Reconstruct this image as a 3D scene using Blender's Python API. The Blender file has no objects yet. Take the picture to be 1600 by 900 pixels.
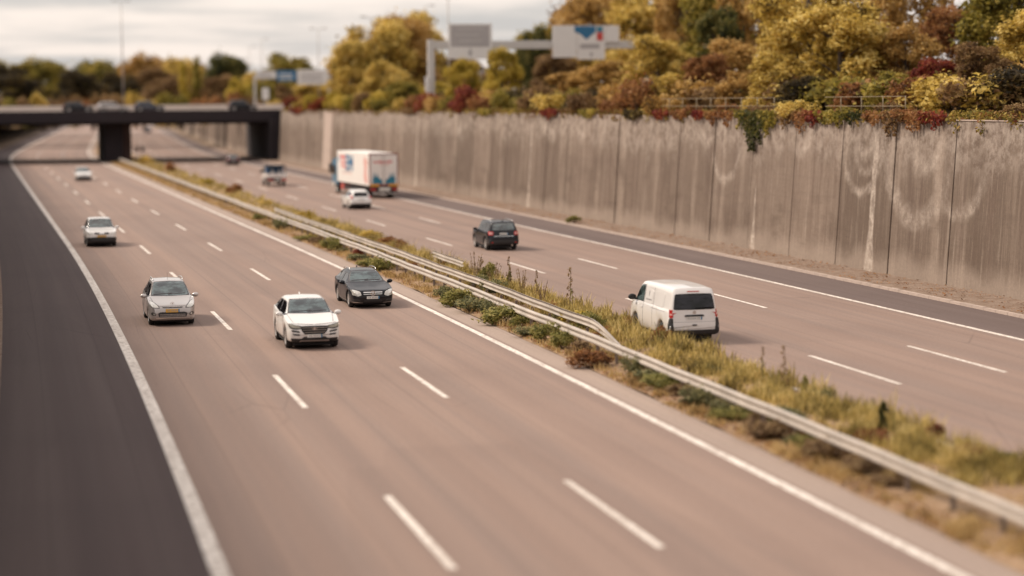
import bpy, bmesh, math, random
import numpy as np
from mathutils import Vector, Matrix
from mathutils.bvhtree import BVHTree

SC = bpy.context.scene
COL = SC.collection
R = math.radians
rng = np.random.default_rng(7)
random.seed(7)

# ------------------------------------------------------------------ camera
F_PX, CAM_H, PITCH, ROLL, PSI = 3181.16, 8.4236, 0.091273, 0.008351, 0.207683
F0 = np.array([math.sin(PSI), math.cos(PSI), 0.0]); R0 = np.array([math.cos(PSI), -math.sin(PSI), 0.0]); UP = np.array([0, 0, 1.0])
FWD = math.cos(PITCH) * F0 - math.sin(PITCH) * UP
DN0 = -math.sin(PITCH) * F0 - math.cos(PITCH) * UP
CRT = math.cos(ROLL) * R0 + math.sin(ROLL) * DN0
CDN = -math.sin(ROLL) * R0 + math.cos(ROLL) * DN0
CAMP = np.array([0, 0, CAM_H])

def at(px, py, Y):
    """world point seen at photo pixel (1600x900) at world distance Y"""
    d = FWD * F_PX + CRT * (px - 800) + CDN * (py - 450)
    return CAMP + d * (Y / d[1])

cam_d = bpy.data.cameras.new('camera')
cam = bpy.data.objects.new('camera', cam_d); COL.objects.link(cam)
cam_d.sensor_width = 36.0; cam_d.lens = F_PX * 36.0 / 1600.0
cam_d.clip_start = 0.5; cam_d.clip_end = 6000
m = Matrix.Identity(4)
for i in range(3):
    m[i][0] = CRT[i]; m[i][1] = -CDN[i]; m[i][2] = -FWD[i]; m[i][3] = CAMP[i]
cam.matrix_world = m
cam_d.dof.use_dof = True
cam_d.dof.focus_distance = 83.0
cam_d.dof.aperture_fstop = 0.215
SC.camera = cam

# ------------------------------------------------------------------ road alignment
_YS = np.arange(-80.0, 2600.0, 1.0)
def _slope(Y):
    s = np.interp(Y, [-80, 0, 30, 130, 300, 385, 460, 2600], [0, -.006, -.018, -.051, -.050, .010, .016, .016])
    return s
_C = np.cumsum(_slope(_YS)); _C -= np.interp(40.0, _YS, _C)
def curve(Y): return np.interp(Y, _YS, _C)
def lat(off, Y):
    e = 0.010 * np.clip(np.asarray(Y, float) - 130, 0, 190)
    return off + curve(Y) + e * np.clip((np.asarray(off, float) - 16) / 4, 0, 1)
def road(off, Y, z=0.0): return (float(lat(off, Y)), float(Y), z)
def head(off, Y):
    d = (lat(off, Y + 2) - lat(off, Y - 2)) / 4.0
    return math.atan2(1.0, float(d))          # angle of the +Y driving direction

def upper_h(Y):   # level of the land above the cutting
    return float(np.interp(Y, [-80, 330, 480, 900], [7.42, 7.42, 3.2, 2.4]))

# ------------------------------------------------------------------ object helpers
def tag(o, label=None, cat=None, group=None, kind=None):
    if label: o['label'] = label
    if cat: o['category'] = cat
    if group: o['group'] = group
    if kind: o['kind'] = kind
    return o

def link_mesh(name, verts, faces, mat, parent=None, smooth=False, uvs=None):
    me = bpy.data.meshes.new(name)
    me.from_pydata([tuple(v) for v in verts], [], [tuple(f) for f in faces])
    if uvs is not None:
        ul = me.uv_layers.new(name='UVMap')
        li = np.empty(len(me.loops), dtype=np.int32); me.loops.foreach_get('vertex_index', li)
        ul.data.foreach_set('uv', np.asarray(uvs, dtype=np.float32)[li].ravel())
    if smooth:
        me.polygons.foreach_set('use_smooth', [True] * len(me.polygons))
    me.update()
    o = bpy.data.objects.new(name, me); COL.objects.link(o)
    for mm in (mat if isinstance(mat, (list, tuple)) else [mat]): me.materials.append(mm)
    if parent: o.parent = parent
    return o

class MB:
    """collects shapes for ONE mesh object"""
    def __init__(s): s.v = []; s.f = []
    def add(s, vs, fs):
        b = len(s.v); s.v += [tuple(map(float, v)) for v in vs]; s.f += [tuple(b + i for i in f) for f in fs]
    def box(s, x0, x1, y0, y1, z0, z1, bev=0.0, M=None):
        bm = bmesh.new(); bmesh.ops.create_cube(bm, size=1)
        for v in bm.verts:
            v.co = Vector(((x0 + x1) / 2 + v.co.x * (x1 - x0), (y0 + y1) / 2 + v.co.y * (y1 - y0), (z0 + z1) / 2 + v.co.z * (z1 - z0)))
        if bev > 0: bmesh.ops.bevel(bm, geom=bm.edges[:], offset=bev, segments=2, profile=0.5, affect='EDGES')
        s.bm(bm, M)
    def bm(s, bm, M=None):
        if M is not None: bmesh.ops.transform(bm, matrix=M, verts=bm.verts)
        bm.verts.index_update()
        s.add([v.co for v in bm.verts], [[v.index for v in f.verts] for f in bm.faces]); bm.free()
    def tube(s, pts, rads, n=8, cap=True):
        pts = [Vector(p) for p in pts]; vs = []; fs = []
        a = None
        for i, p in enumerate(pts):
            d = (pts[min(i + 1, len(pts) - 1)] - pts[max(i - 1, 0)])
            if d.length < 1e-9: d = Vector((0, 0, 1))
            d.normalize()
            if a is None:
                a = Vector((1, 0, 0)) if abs(d.x) < .8 else Vector((0, 1, 0))
            a = (a - d * a.dot(d)).normalized(); b = d.cross(a)
            for k in range(n):
                t = 2 * math.pi * k / n
                vs.append(p + (a * math.cos(t) + b * math.sin(t)) * rads[i])
        for i in range(len(pts) - 1):
            for k in range(n):
                fs.append((i * n + k, i * n + (k + 1) % n, (i + 1) * n + (k + 1) % n, (i + 1) * n + k))
        if cap:
            fs.append(tuple(range(n - 1, -1, -1))); fs.append(tuple((len(pts) - 1) * n + k for k in range(n)))
        s.add(vs, fs)
    def prism(s, poly, plane, d0, d1):
        """closed polygon poly [(a,b)] extruded from d0 to d1 along the missing axis"""
        def P(a, b, d): return {'xz': (a, d, b), 'yz': (d, a, b), 'xy': (a, b, d)}[plane]
        n = len(poly)
        vs = [P(a, b, d0) for a, b in poly] + [P(a, b, d1) for a, b in poly]
        fs = [tuple(range(n)), tuple(range(2 * n - 1, n - 1, -1))] + [(i, i + n, (i + 1) % n + n, (i + 1) % n) for i in range(n)]
        s.add(vs, fs)
    def build(s, name, mat, parent=None, smooth=False):
        o = link_mesh(name, s.v, s.f, mat, parent, smooth)
        bm = bmesh.new(); bm.from_mesh(o.data); bmesh.ops.recalc_face_normals(bm, faces=bm.faces); bm.to_mesh(o.data); bm.free()
        return o

def empty(name, loc, rz=0.0, scale=1.0):
    o = bpy.data.objects.new(name, None); COL.objects.link(o)
    o.location = loc; o.rotation_euler = (0, 0, rz); o.scale = (scale,) * 3
    o.empty_display_size = 0.2
    return o

def kids(o): return [c for c in ALLKIDS.get(o.name, [])] if False else list(o.children)
def copy_tree(o, parent=None):
    c = o.copy(); COL.objects.link(c); c.parent = parent
    for ch in list(o.children): copy_tree(ch, c)
    return c

# ------------------------------------------------------------------ materials
class NT:
    def __init__(s, name):
        s.m = bpy.data.materials.new(name); s.m.use_nodes = True
        s.t = s.m.node_tree; s.b = s.t.nodes['Principled BSDF']
    def n(s, typ, **kw):
        nd = s.t.nodes.new(typ)
        for k, v in kw.items():
            if k == 'ins':
                for kk, vv in v.items(): s.put(nd, kk, vv)
            else: setattr(nd, k, v)
        return nd
    def put(s, nd, k, v):
        sock = nd.inputs[k]
        if isinstance(v, bpy.types.NodeSocket): s.t.links.new(v, sock)
        elif hasattr(v, 'outputs'): s.t.links.new(v.outputs[0], sock)
        else: sock.default_value = v
    def math(s, op, a, b=0.0, c=0.0, clamp=False):
        nd = s.n('ShaderNodeMath', operation=op, use_clamp=clamp)
        s.put(nd, 0, a); s.put(nd, 1, b)
        if op in ('MULTIPLY_ADD', 'SMOOTH_MIN', 'COMPARE'): s.put(nd, 2, c)
        return nd.outputs[0]
    def mix(s, f, a, b, mode='MIX'):
        nd = s.n('ShaderNodeMix', data_type='RGBA', blend_type=mode)
        s.put(nd, 0, f)
        for k, v in ((6, a), (7, b)):
            s.put(nd, k, (*v, 1) if isinstance(v, tuple) and len(v) == 3 else v)
        return nd.outputs[2]
    def noise(s, vec, scale, detail=4, rough=.55, out=0, dist=0.0):
        nd = s.n('ShaderNodeTexNoise'); s.put(nd, 'Scale', scale); s.put(nd, 'Detail', detail); s.put(nd, 'Roughness', rough); s.put(nd, 'Distortion', dist)
        if vec is not None: s.put(nd, 'Vector', vec)
        return nd.outputs[out]
    def ramp(s, f, stops, interp='LINEAR'):
        nd = s.n('ShaderNodeValToRGB'); cr = nd.color_ramp; cr.interpolation = interp
        while len(cr.elements) < len(stops): cr.elements.new(0.5)
        for e, (p, c) in zip(cr.elements, stops):
            e.position = p; e.color = (c, c, c, 1) if isinstance(c, (int, float)) else (*c, 1)
        s.put(nd, 0, f); return nd.outputs[0]
    def step(s, f, a, b):
        nd = s.n('ShaderNodeMapRange', interpolation_type='SMOOTHSTEP')
        s.put(nd, 0, f); s.put(nd, 1, a); s.put(nd, 2, b); s.put(nd, 3, 0.0); s.put(nd, 4, 1.0); return nd.outputs[0]
    def mapv(s, vec, scale):
        nd = s.n('ShaderNodeMapping'); s.put(nd, 'Vector', vec); s.put(nd, 'Scale', scale); return nd.outputs[0]
    def set(s, **kw):
        names = dict(color='Base Color', rough='Roughness', metal='Metallic', spec='Specular IOR Level', coat='Coat Weight', coatr='Coat Roughness', emis='Emission Strength', emisc='Emission Color', ior='IOR')
        for k, v in kw.items():
            if isinstance(v, tuple) and len(v) == 3: v = (*v, 1)
            s.put(s.b, names[k], v)
        return s
    def bump(s, h, strength=.3, dist=.02):
        nd = s.n('ShaderNodeBump'); s.put(nd, 'Height', h); nd.inputs['Strength'].default_value = strength; nd.inputs['Distance'].default_value = dist
        s.put(s.b, 'Normal', nd); return s

def simple(name, col, rough=.6, metal=0.0, var=.12, scale=6.0, coat=0.0, spec=.5, bump=0.0):
    t = NT(name); co = t.n('ShaderNodeTexCoord').outputs['Object']
    n1 = t.noise(co, scale, 5)
    c = t.mix(n1, tuple(x * (1 - var) for x in col), tuple(min(1, x * (1 + var)) for x in col))
    t.set(color=c, rough=rough, metal=metal, coat=coat, spec=spec)
    if bump: t.bump(t.noise(co, scale * 6, 4), bump, .01)
    return t.m

def paint(name, col, metal=0.0, rough=.35, dirt=.25, coat=.8, spec=.5):
    t = NT(name); co = t.n('ShaderNodeTexCoord').outputs['Object']
    z = t.n('ShaderNodeSeparateXYZ', ins={0: co}).outputs[2]
    grime = t.math('MULTIPLY', t.step(z, .75, .25), t.math('MULTIPLY', t.noise(co, 5, 5), dirt * 1.6), clamp=True)
    c = t.mix(grime, col, (.16, .12, .095))
    t.set(color=c, rough=t.math('ADD', t.math('MULTIPLY', t.noise(co, 9, 4), .12), rough - .06), metal=metal, coat=coat, coatr=.06, spec=spec)
    return t.m

def road_mat(name, base, dark, track, rough=.85):
    """UV = (offset across, distance along)"""
    t = NT(name); uv = t.n('ShaderNodeUVMap').outputs[0]
    sep = t.n('ShaderNodeSeparateXYZ', ins={0: uv}); u = sep.outputs[0]; v = sep.outputs[1]
    st = t.noise(t.mapv(uv, (1.1, .012, 1)), 1.0, 3, .6)          # long streaks along the driving direction
    st2 = t.noise(t.mapv(uv, (3.2, .05, 1)), 1.0, 4, .6)
    bl = t.noise(uv, .09, 4, .5)
    fine = t.noise(uv, 9.0, 6, .7)
    c = t.mix(t.step(st, .36, .66), base, track)
    c = t.mix(t.math('MULTIPLY', t.step(st2, .5, .75), .22), c, dark)
    c = t.mix(t.math('MULTIPLY', t.step(bl, .45, .75), .25), c, dark)
    vor = t.n('ShaderNodeTexVoronoi', feature='DISTANCE_TO_EDGE'); t.put(vor, 'Vector', t.mapv(uv, (.28, .05, 1))); t.put(vor, 'Scale', 1.0)
    crack = t.math('MULTIPLY', t.math('SUBTRACT', 1.0, t.step(vor.outputs[0], 0.0, .006)), t.step(t.noise(uv, .05, 2), .52, .62))
    c = t.mix(t.math('MULTIPLY', crack, .35), c, tuple(x * .5 for x in dark))
    spots = t.step(t.noise(uv, .9, 2), .74, .80)
    c = t.mix(t.math('MULTIPLY', spots, .30), c, tuple(x * .55 for x in dark))
    lane = t.math('PINGPONG', t.math('ADD', u, 1.03), 1.05)        # oil and rubber darken the wheel tracks
    wob = t.noise(t.mapv(uv, (.0, .03, 1)), 1.0, 3)
    c = t.mix(t.math('MULTIPLY', t.step(t.math('ADD', lane, t.math('MULTIPLY', wob, .3)), .55, 1.15), .20), c, dark)
    seam = t.math('SUBTRACT', 1.0, t.step(t.math('ABSOLUTE', t.math('SUBTRACT', t.math('PINGPONG', t.math('ADD', u, 100.0 - .38), 2.08), 1.0)), .012, .03))
    c = t.mix(t.math('MULTIPLY', seam, .22), c, tuple(x * .4 for x in dark))
    patchn = t.n('ShaderNodeTexVoronoi', feature='F1', distance='CHEBYCHEV'); t.put(patchn, 'Vector', t.mapv(uv, (.24, .035, 1))); t.put(patchn, 'Scale', 1.0)
    c = t.mix(t.math('MULTIPLY', t.step(t.n('ShaderNodeSeparateXYZ', ins={0: patchn.outputs['Color']}).outputs[0], .80, .82), .09), c, tuple(x * .8 for x in dark))
    grain = t.noise(uv, 22.0, 3, .8)
    c = t.mix(.28, c, t.mix(t.math('MULTIPLY_ADD', t.math('ADD', t.math('MULTIPLY', fine, .5), t.math('MULTIPLY', grain, .5)), 2.2, -.6, clamp=True), (0, 0, 0), (1, 1, 1)), 'OVERLAY')
    t.set(color=c, rough=rough, spec=.3)
    t.bump(t.noise(uv, 30, 4), .25, .01)
    return t.m

def marking_mat(name):
    t = NT(name); co = t.n('ShaderNodeTexCoord').outputs['Object']
    w = t.math('MULTIPLY', t.step(t.noise(co, 4.5, 6, .75), .36, .56), t.math('MULTIPLY_ADD', t.step(t.noise(co, .35, 3), .35, .6), .35, .65))
    c = t.mix(w, (.36, .29, .24), (.78, .71, .64))
    t.set(color=c, rough=.7); return t.m

def leaf_mat(name, cols, transl=.42, nscale=.45):
    """cols: darkest .. lightest; every leaf is an island with its own tint"""
    t = NT(name)
    geo = t.n('ShaderNodeNewGeometry'); rnd = geo.outputs['Random Per Island']
    oi = t.n('ShaderNodeObjectInfo')
    co = t.n('ShaderNodeTexCoord').outputs['Object']
    off = t.n('ShaderNodeVectorMath', operation='ADD'); t.put(off, 0, co); t.put(off, 1, oi.outputs['Location'])
    cl = t.noise(off.outputs[0], nscale, 2)
    f = t.math('ADD', t.math('MULTIPLY', rnd, .70), t.math('MULTIPLY_ADD', cl, 1.6, -.62), clamp=True)
    n = len(cols)
    c = t.ramp(f, [(.08 + .84 * i / (n - 1), cols[i]) for i in range(n)])
    t.set(color=c, rough=.65, spec=.25)
    tr = t.n('ShaderNodeBsdfTranslucent'); t.put(tr, 'Color', c)
    mx = t.n('ShaderNodeMixShader'); t.put(mx, 0, transl); t.t.links.new(t.b.outputs[0], mx.inputs[1]); t.t.links.new(tr.outputs[0], mx.inputs[2])
    out = [x for x in t.t.nodes if x.type == 'OUTPUT_MATERIAL'][0]; t.t.links.new(mx.outputs[0], out.inputs[0])
    return t.m

def wall_mat(name, arcs, streaks):
    """UV = metres along the wall, metres up"""
    t = NT(name); uv = t.n('ShaderNodeUVMap').outputs[0]
    sep = t.n('ShaderNodeSeparateXYZ', ins={0: uv}); u = sep.outputs[0]; v = sep.outputs[1]
    rnd = t.n('ShaderNodeNewGeometry').outputs['Random Per Island']
    c = t.mix(rnd, (.125, .090, .068), (.225, .168, .132))
    wide = t.noise(t.mapv(uv, (.42, .02, 1)), 1.0, 3, .6)         # broad pale and dark bands
    c = t.mix(t.math('MULTIPLY', t.step(wide, .50, .62), .65), c, (.28, .215, .17))
    c = t.mix(t.math('MULTIPLY', t.step(wide, .47, .36), .55), c, (.13, .088, .068))
    vs = t.noise(t.mapv(uv, (1.6, .10, 1)), 1.0, 5, .65)          # vertical run-off
    c = t.mix(t.math('MULTIPLY', t.step(vs, .47, .72), .75), c, (.11, .075, .058))
    vs2 = t.noise(t.mapv(uv, (2.6, .16, 3)), 1.0, 4, .6)
    c = t.mix(t.math('MULTIPLY', t.step(vs2, .56, .76), .55), c, (.36, .29, .235))
    hb = t.noise(t.mapv(uv, (.05, 2.2, 1)), 1.0, 3, .6)            # formwork boards
    c = t.mix(t.math('MULTIPLY', t.step(hb, .5, .7), .22), c, (.15, .11, .088))
    blot = t.noise(uv, .33, 5, .6)
    c = t.mix(t.math('MULTIPLY', t.step(blot, .47, .68), .6), c, (.115, .08, .06))
    fl = t.noise(t.mapv(uv, (11, .35, 1)), 1.0, 4, .7)             # fine runs and board marks
    c = t.mix(t.math('MULTIPLY', t.step(fl, .50, .66), .38), c, (.10, .072, .056))
    c = t.mix(t.math('MULTIPLY', t.step(fl, .46, .34), .30), c, (.32, .255, .205))
    fh = t.noise(t.mapv(uv, (.4, 9.0, 1)), 1.0, 3, .6)
    c = t.mix(t.math('MULTIPLY', t.step(fh, .54, .64), .20), c, (.12, .09, .07))
    up = t.math('MULTIPLY', t.step(t.math('ADD', v, t.math('MULTIPLY', t.noise(t.mapv(uv, (.5, .3, 1)), 1.0, 4), 4.0)), 6.6, 8.6), t.step(t.noise(uv, 1.5, 6, .75), .36, .62))
    c = t.mix(t.math('MULTIPLY', up, .55), c, (.42, .35, .295))    # pale rubbed zone under the creepers
    dk = t.math('MULTIPLY', t.step(t.noise(t.mapv(uv, (.17, .45, 1)), 1.0, 4, .6), .54, .66), t.step(v, 4.6, 2.8))
    c = t.mix(t.math('MULTIPLY', dk, .50), c, (.11, .078, .058))
    low = t.math('MULTIPLY', t.step(t.math('ADD', v, t.math('MULTIPLY', t.noise(uv, .5, 3), 1.6)), 2.3, 1.2), .55)
    c = t.mix(low, c, (.34, .27, .22))
    warp = t.math('MULTIPLY_ADD', t.noise(uv, .9, 3), 1.4, -.7)
    tot = None
    for (a, b, r, wd) in arcs:      # pale rings rubbed into the concrete by swinging creepers
        du = t.math('SUBTRACT', u, a); dv = t.math('SUBTRACT', v, b)
        d = t.math('SQRT', t.math('ADD', t.math('MULTIPLY', du, du), t.math('MULTIPLY', dv, dv)))
        d = t.math('ADD', d, t.math('MULTIPLY', warp, .55))
        k = t.math('SUBTRACT', 1.0, t.step(t.math('ABSOLUTE', t.math('SUBTRACT', d, r)), 0.0, wd))
        k = t.math('MULTIPLY', t.math('MULTIPLY', k, t.step(t.math('SUBTRACT', t.math('MULTIPLY', dv, -1.0), t.math('MULTIPLY', warp, .9)), -.1 * r, .8 * r)), .75)
        tot = k if tot is None else t.math('MAXIMUM', tot, k)
    tot = t.math('MULTIPLY', tot, t.math('MULTIPLY_ADD', t.step(t.noise(t.mapv(uv, (.9, .35, 1)), 1.0, 5, .7), .34, .60), .60, .40))
    for (a, w0, z1) in streaks:
        du = t.math('ABSOLUTE', t.math('SUBTRACT', u, t.math('ADD', a, t.math('MULTIPLY', warp, .12))))
        ww = t.math('ADD', w0, t.math('MULTIPLY', t.step(v, 2.4, 0.0), .32))
        k = t.math('MULTIPLY', t.math('SUBTRACT', 1.0, t.step(du, t.math('MULTIPLY', ww, .55), ww)), t.step(v, z1, z1 - 1.0))
        tot = t.math('MAXIMUM', tot, k)
    br = t.step(t.noise(t.mapv(uv, (1.2, 1.2, 1)), 1.6, 6, .75), .38, .68)
    c = t.mix(t.math('MULTIPLY', t.math('MULTIPLY', tot, t.math('ADD', t.math('MULTIPLY', br, .75), .25)), .85), c, (.54, .455, .385))
    c = t.mix(.30, c, t.mix(t.noise(uv, 5, 6, .75), (0, 0, 0), (1, 1, 1)), 'OVERLAY')
    t.set(color=c, rough=.9, spec=.25); t.bump(t.noise(uv, 5, 6, .7), .35, .03)
    return t.m

def soil_mat(name, c0, c1, c2, sc=.8):
    t = NT(name); co = t.n('ShaderNodeTexCoord').outputs['Object']
    c = t.mix(t.step(t.noise(co, sc, 5, .65), .35, .65), c0, c1)
    c = t.mix(t.step(t.noise(co, sc * 6, 5, .7), .52, .68), c, c2)
    t.set(color=c, rough=.95, spec=.1); t.bump(t.noise(co, sc * 14, 5, .7), .6, .05)
    return t.m

M = {}
M['road'] = road_mat('worn_concrete_pavement', (.272, .188, .150), (.145, .098, .082), (.230, .165, .137))
M['shoulder'] = road_mat('dark_shoulder_asphalt', (.072, .048, .045), (.042, .028, .028), (.088, .062, .057))
M['rshoulder'] = road_mat('grey_shoulder_asphalt', (.130, .094, .084), (.08, .056, .052), (.155, .115, .104))
M['gutter'] = road_mat('pale_edge_paving', (.345, .262, .212), (.21, .155, .13), (.30, .23, .192))
M['mark'] = marking_mat('road_paint')
M['soil'] = soil_mat('median_soil', (.27, .175, .11), (.36, .245, .155), (.15, .105, .05))
M['litter'] = soil_mat('leaf_littered_concrete', (.29, .22, .175), (.22, .155, .115), (.17, .095, .06), 1.6)
M['kerb'] = simple('kerb_stone', (.42, .33, .28), .85, var=.25, scale=2, bump=.3)
M['land'] = soil_mat('woodland_floor', (.09, .06, .03), (.16, .09, .04), (.07, .07, .02), .35)
M['ground'] = soil_mat('base_ground', (.20, .14, .10), (.26, .19, .14), (.12, .10, .05), .1)
M['joint'] = simple('dark_joint_fill', (.030, .022, .020), .95)
M['concrete'] = simple('pale_concrete', (.40, .31, .26), .88, var=.3, scale=.9, bump=.3)
M['bridgec'] = simple('shaded_bridge_concrete', (.019, .013, .016), .9, var=.35, scale=.5, bump=.3)  # near black: the shade on the bridge is put into the colour
M['bridgelit'] = simple('lit_bridge_concrete', (.11, .07, .065), .9, var=.35, scale=.5, bump=.3)  # paler copy: light on the pier's side put into the colour
M['parapet'] = simple('light_parapet', (.62, .53, .46), .8, var=.15, scale=.6)
M['galv'] = simple('weathered_galvanised_steel', (.42, .365, .315), .55, metal=.2, var=.45, scale=.9, bump=.1)
M['post'] = simple('rail_post_steel', (.20, .155, .13), .65, metal=.4, var=.25, scale=4)
M['lamp'] = simple('grey_lamp_post_metal', (.36, .33, .31), .5, metal=.3, var=.1, scale=2)
M['gantry'] = simple('grey_gantry_steel', (.50, .48, .46), .5, metal=.2, var=.1, scale=1)
M['signwhite'] = simple('sign_white', (.66, .64, .62), .5, var=.06, scale=1)
M['signgrey'] = simple('sign_grey', (.36, .34, .34), .5, var=.06, scale=1)
M['signpale'] = simple('sign_pale_grey', (.41, .39, .385), .5, var=.06, scale=1)
M['signblue'] = simple('sign_blue', (.020, .13, .26), .5, var=.08, scale=1)
M['signred'] = simple('sign_red', (.50, .05, .04), .5, var=.08, scale=1)
M['bark'] = simple('bark', (.085, .060, .045), .9, var=.4, scale=5, bump=.5)
M['railing'] = simple('yellowed_railing_paint', (.20, .15, .085), .6, var=.25, scale=2)
M['tyre'] = simple('tyre_rubber', (.018, .016, .016), .8, var=.2, scale=14)
M['rim'] = simple('alloy_rim', (.55, .53, .51), .35, metal=.7, var=.1, scale=8)
M['rimdark'] = simple('dark_steel_rim', (.05, .046, .045), .5, metal=.5, var=.1, scale=8)
M['black'] = simple('black_plastic', (.020, .018, .019), .55, var=.15, scale=8)
M['under'] = simple('underbody_black', (.010, .009, .010), .9, var=.15, scale=4)
M['chrome'] = simple('chrome_trim', (.78, .76, .74), .14, metal=1.0, var=.04, scale=8)
M['lens'] = simple('headlight_lens', (.55, .53, .49), .12, metal=.35, var=.45, scale=11, coat=.8)
M['lensdark'] = simple('smoked_headlight_lens', (.20, .175, .13), .12, metal=.2, var=.5, scale=11, coat=.8)
M['red'] = simple('tail_light_red', (.42, .022, .018), .2, var=.2, scale=14, coat=.8)
M['redpale'] = simple('tail_light_pale', (.62, .30, .27), .2, var=.15, scale=14, coat=.8)
M['amber'] = simple('amber_reflector', (.75, .34, .03), .35, var=.1, scale=8)
M['plate'] = simple('plate_white', (.62, .60, .56), .45, var=.08, scale=20)
M['plateY'] = simple('plate_yellow', (.62, .33, .035), .45, var=.08, scale=20)
M['ink'] = simple('dark_ink', (.05, .045, .05), .6)
M['greyink'] = simple('grey_lettering', (.28, .26, .26), .6)
M['dash'] = simple('interior_dark', (.02, .02, .022), .8)
M['wht'] = paint('white_car_paint', (.72, .69, .66), dirt=.35)
M['wht2'] = paint('van_white_paint', (.70, .665, .64), dirt=.45)
M['silver'] = paint('silver_car_paint', (.47, .43, .41), metal=.55, rough=.34)
M['blackp'] = paint('black_car_paint', (.009, .009, .013), metal=.0, rough=.35, dirt=.10, coat=.35, spec=.2)
M['greyp'] = paint('graphite_car_paint', (.007, .008, .012), metal=.0, rough=.30, dirt=.10, coat=.30, spec=.15)
M['darkred'] = paint('dark_red_car_paint', (.045, .010, .012), metal=.1)
M['navy'] = paint('navy_car_paint', (.03, .035, .055), metal=.3)
M['boxwhite'] = simple('truck_box_white', (.74, .70, .66), .45, var=.06, scale=1.2)
M['truckblue'] = paint('truck_blue_paint', (.020, .16, .28), rough=.38)
M['tealblue'] = simple('print_blue', (.022, .17, .26), .5, var=.15, scale=3)
M['printred'] = simple('print_red', (.58, .07, .07), .5, var=.15, scale=3)
M['printpink'] = simple('print_pink', (.66, .36, .32), .5, var=.15, scale=3)
M['tankred'] = simple('red_tank_paint', (.42, .065, .05), .5, var=.15, scale=3)
M['maroon'] = simple('maroon_frame', (.20, .055, .05), .6, var=.15, scale=3)
M['bluetarp'] = simple('blue_load_cover', (.03, .10, .22), .6, var=.3, scale=1.5, bump=.3)
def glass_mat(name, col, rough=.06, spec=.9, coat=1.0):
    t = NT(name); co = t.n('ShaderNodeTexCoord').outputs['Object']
    c = t.mix(t.step(t.noise(t.mapv(co, (1.4, 1.2, 3.2)), 1.5, 4, .6), .36, .66), tuple(x * .25 for x in col), tuple(x * 3.2 for x in col))  # mottled colour stands in for reflections of clouds and trees
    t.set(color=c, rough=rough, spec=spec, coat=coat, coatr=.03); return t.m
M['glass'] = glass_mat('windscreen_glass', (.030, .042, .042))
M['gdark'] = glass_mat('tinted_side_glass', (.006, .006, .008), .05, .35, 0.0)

# ------------------------------------------------------------------ world, sun
SUN_EL, SUN_AZ = R(43), R(-62)    # azimuth from +Y towards +X: the light comes from the left, a little ahead
w = bpy.data.worlds.new('World'); SC.world = w; w.use_nodes = True
wt = w.node_tree; bg = wt.nodes['Background']
def wn(typ, **kw):
    nd = wt.nodes.new(typ)
    for k, v in kw.items(): setattr(nd, k, v)
    return nd
sky = wn('ShaderNodeTexSky', sky_type='NISHITA', sun_disc=False, sun_elevation=SUN_EL, sun_rotation=SUN_AZ)
sky.air_density = 1.2; sky.dust_density = 3.5; sky.ozone_density = 1.0
tc = wn('ShaderNodeTexCoord'); sp = wn('ShaderNodeSeparateXYZ'); wt.links.new(tc.outputs['Generated'], sp.inputs[0])
# project the view direction on a cloud deck: streaks flatten towards the horizon
za = wn('ShaderNodeMath', operation='ADD'); wt.links.new(sp.outputs[2], za.inputs[0]); za.inputs[1].default_value = .045
zm = wn('ShaderNodeMath', operation='MAXIMUM'); wt.links.new(za.outputs[0], zm.inputs[0]); zm.inputs[1].default_value = .03
dx = wn('ShaderNodeMath', operation='DIVIDE'); wt.links.new(sp.outputs[0], dx.inputs[0]); wt.links.new(zm.outputs[0], dx.inputs[1])
dy = wn('ShaderNodeMath', operation='DIVIDE'); wt.links.new(sp.outputs[1], dy.inputs[0]); wt.links.new(zm.outputs[0], dy.inputs[1])
cb = wn('ShaderNodeCombineXYZ'); wt.links.new(dx.outputs[0], cb.inputs[0]); wt.links.new(dy.outputs[0], cb.inputs[1])
cn = wn('ShaderNodeTexNoise'); wt.links.new(cb.outputs[0], cn.inputs['Vector']); cn.inputs['Scale'].default_value = .55; cn.inputs['Detail'].default_value = 6; cn.inputs['Roughness'].default_value = .55
mr = wn('ShaderNodeMapRange', interpolation_type='SMOOTHSTEP'); wt.links.new(cn.outputs[0], mr.inputs[0]); mr.inputs[1].default_value = .36; mr.inputs[2].default_value = .62
shade = wn('ShaderNodeMix', data_type='RGBA'); wt.links.new(mr.outputs[0], shade.inputs[0])
shade.inputs[6].default_value = (4.2, 4.05, 3.95, 1); shade.inputs[7].default_value = (7.0, 6.2, 5.65, 1)
mixs = wn('ShaderNodeMix', data_type='RGBA'); mixs.inputs[0].default_value = .86
wt.links.new(sky.outputs[0], mixs.inputs[6]); wt.links.new(shade.outputs[2], mixs.inputs[7])
gz = wn('ShaderNodeMapRange'); wt.links.new(sp.outputs[2], gz.inputs[0]); gz.inputs[1].default_value = 0.0; gz.inputs[2].default_value = .75; gz.inputs[3].default_value = .96; gz.inputs[4].default_value = 1.26
gm = wn('ShaderNodeVectorMath', operation='SCALE'); wt.links.new(mixs.outputs[2], gm.inputs[0]); wt.links.new(gz.outputs[0], gm.inputs['Scale'])
wt.links.new(gm.outputs[0], bg.inputs[0]); bg.inputs[1].default_value = .085

sl = bpy.data.lights.new('sun', 'SUN'); sl.energy = 1.9; sl.angle = R(16); sl.color = (1.0, .88, .74)
so = bpy.data.objects.new('sun', sl); COL.objects.link(so)
sd = Vector((math.sin(SUN_AZ) * math.cos(SUN_EL), math.cos(SUN_AZ) * math.cos(SUN_EL), math.sin(SUN_EL)))
so.rotation_euler = sd.to_track_quat('Z', 'Y').to_euler(); so.location = (0, 0, 60)
SC.view_settings.view_transform = 'Standard'; SC.view_settings.look = 'None'; SC.view_settings.gamma = 1.0
SC.view_settings.exposure = 0.95

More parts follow.
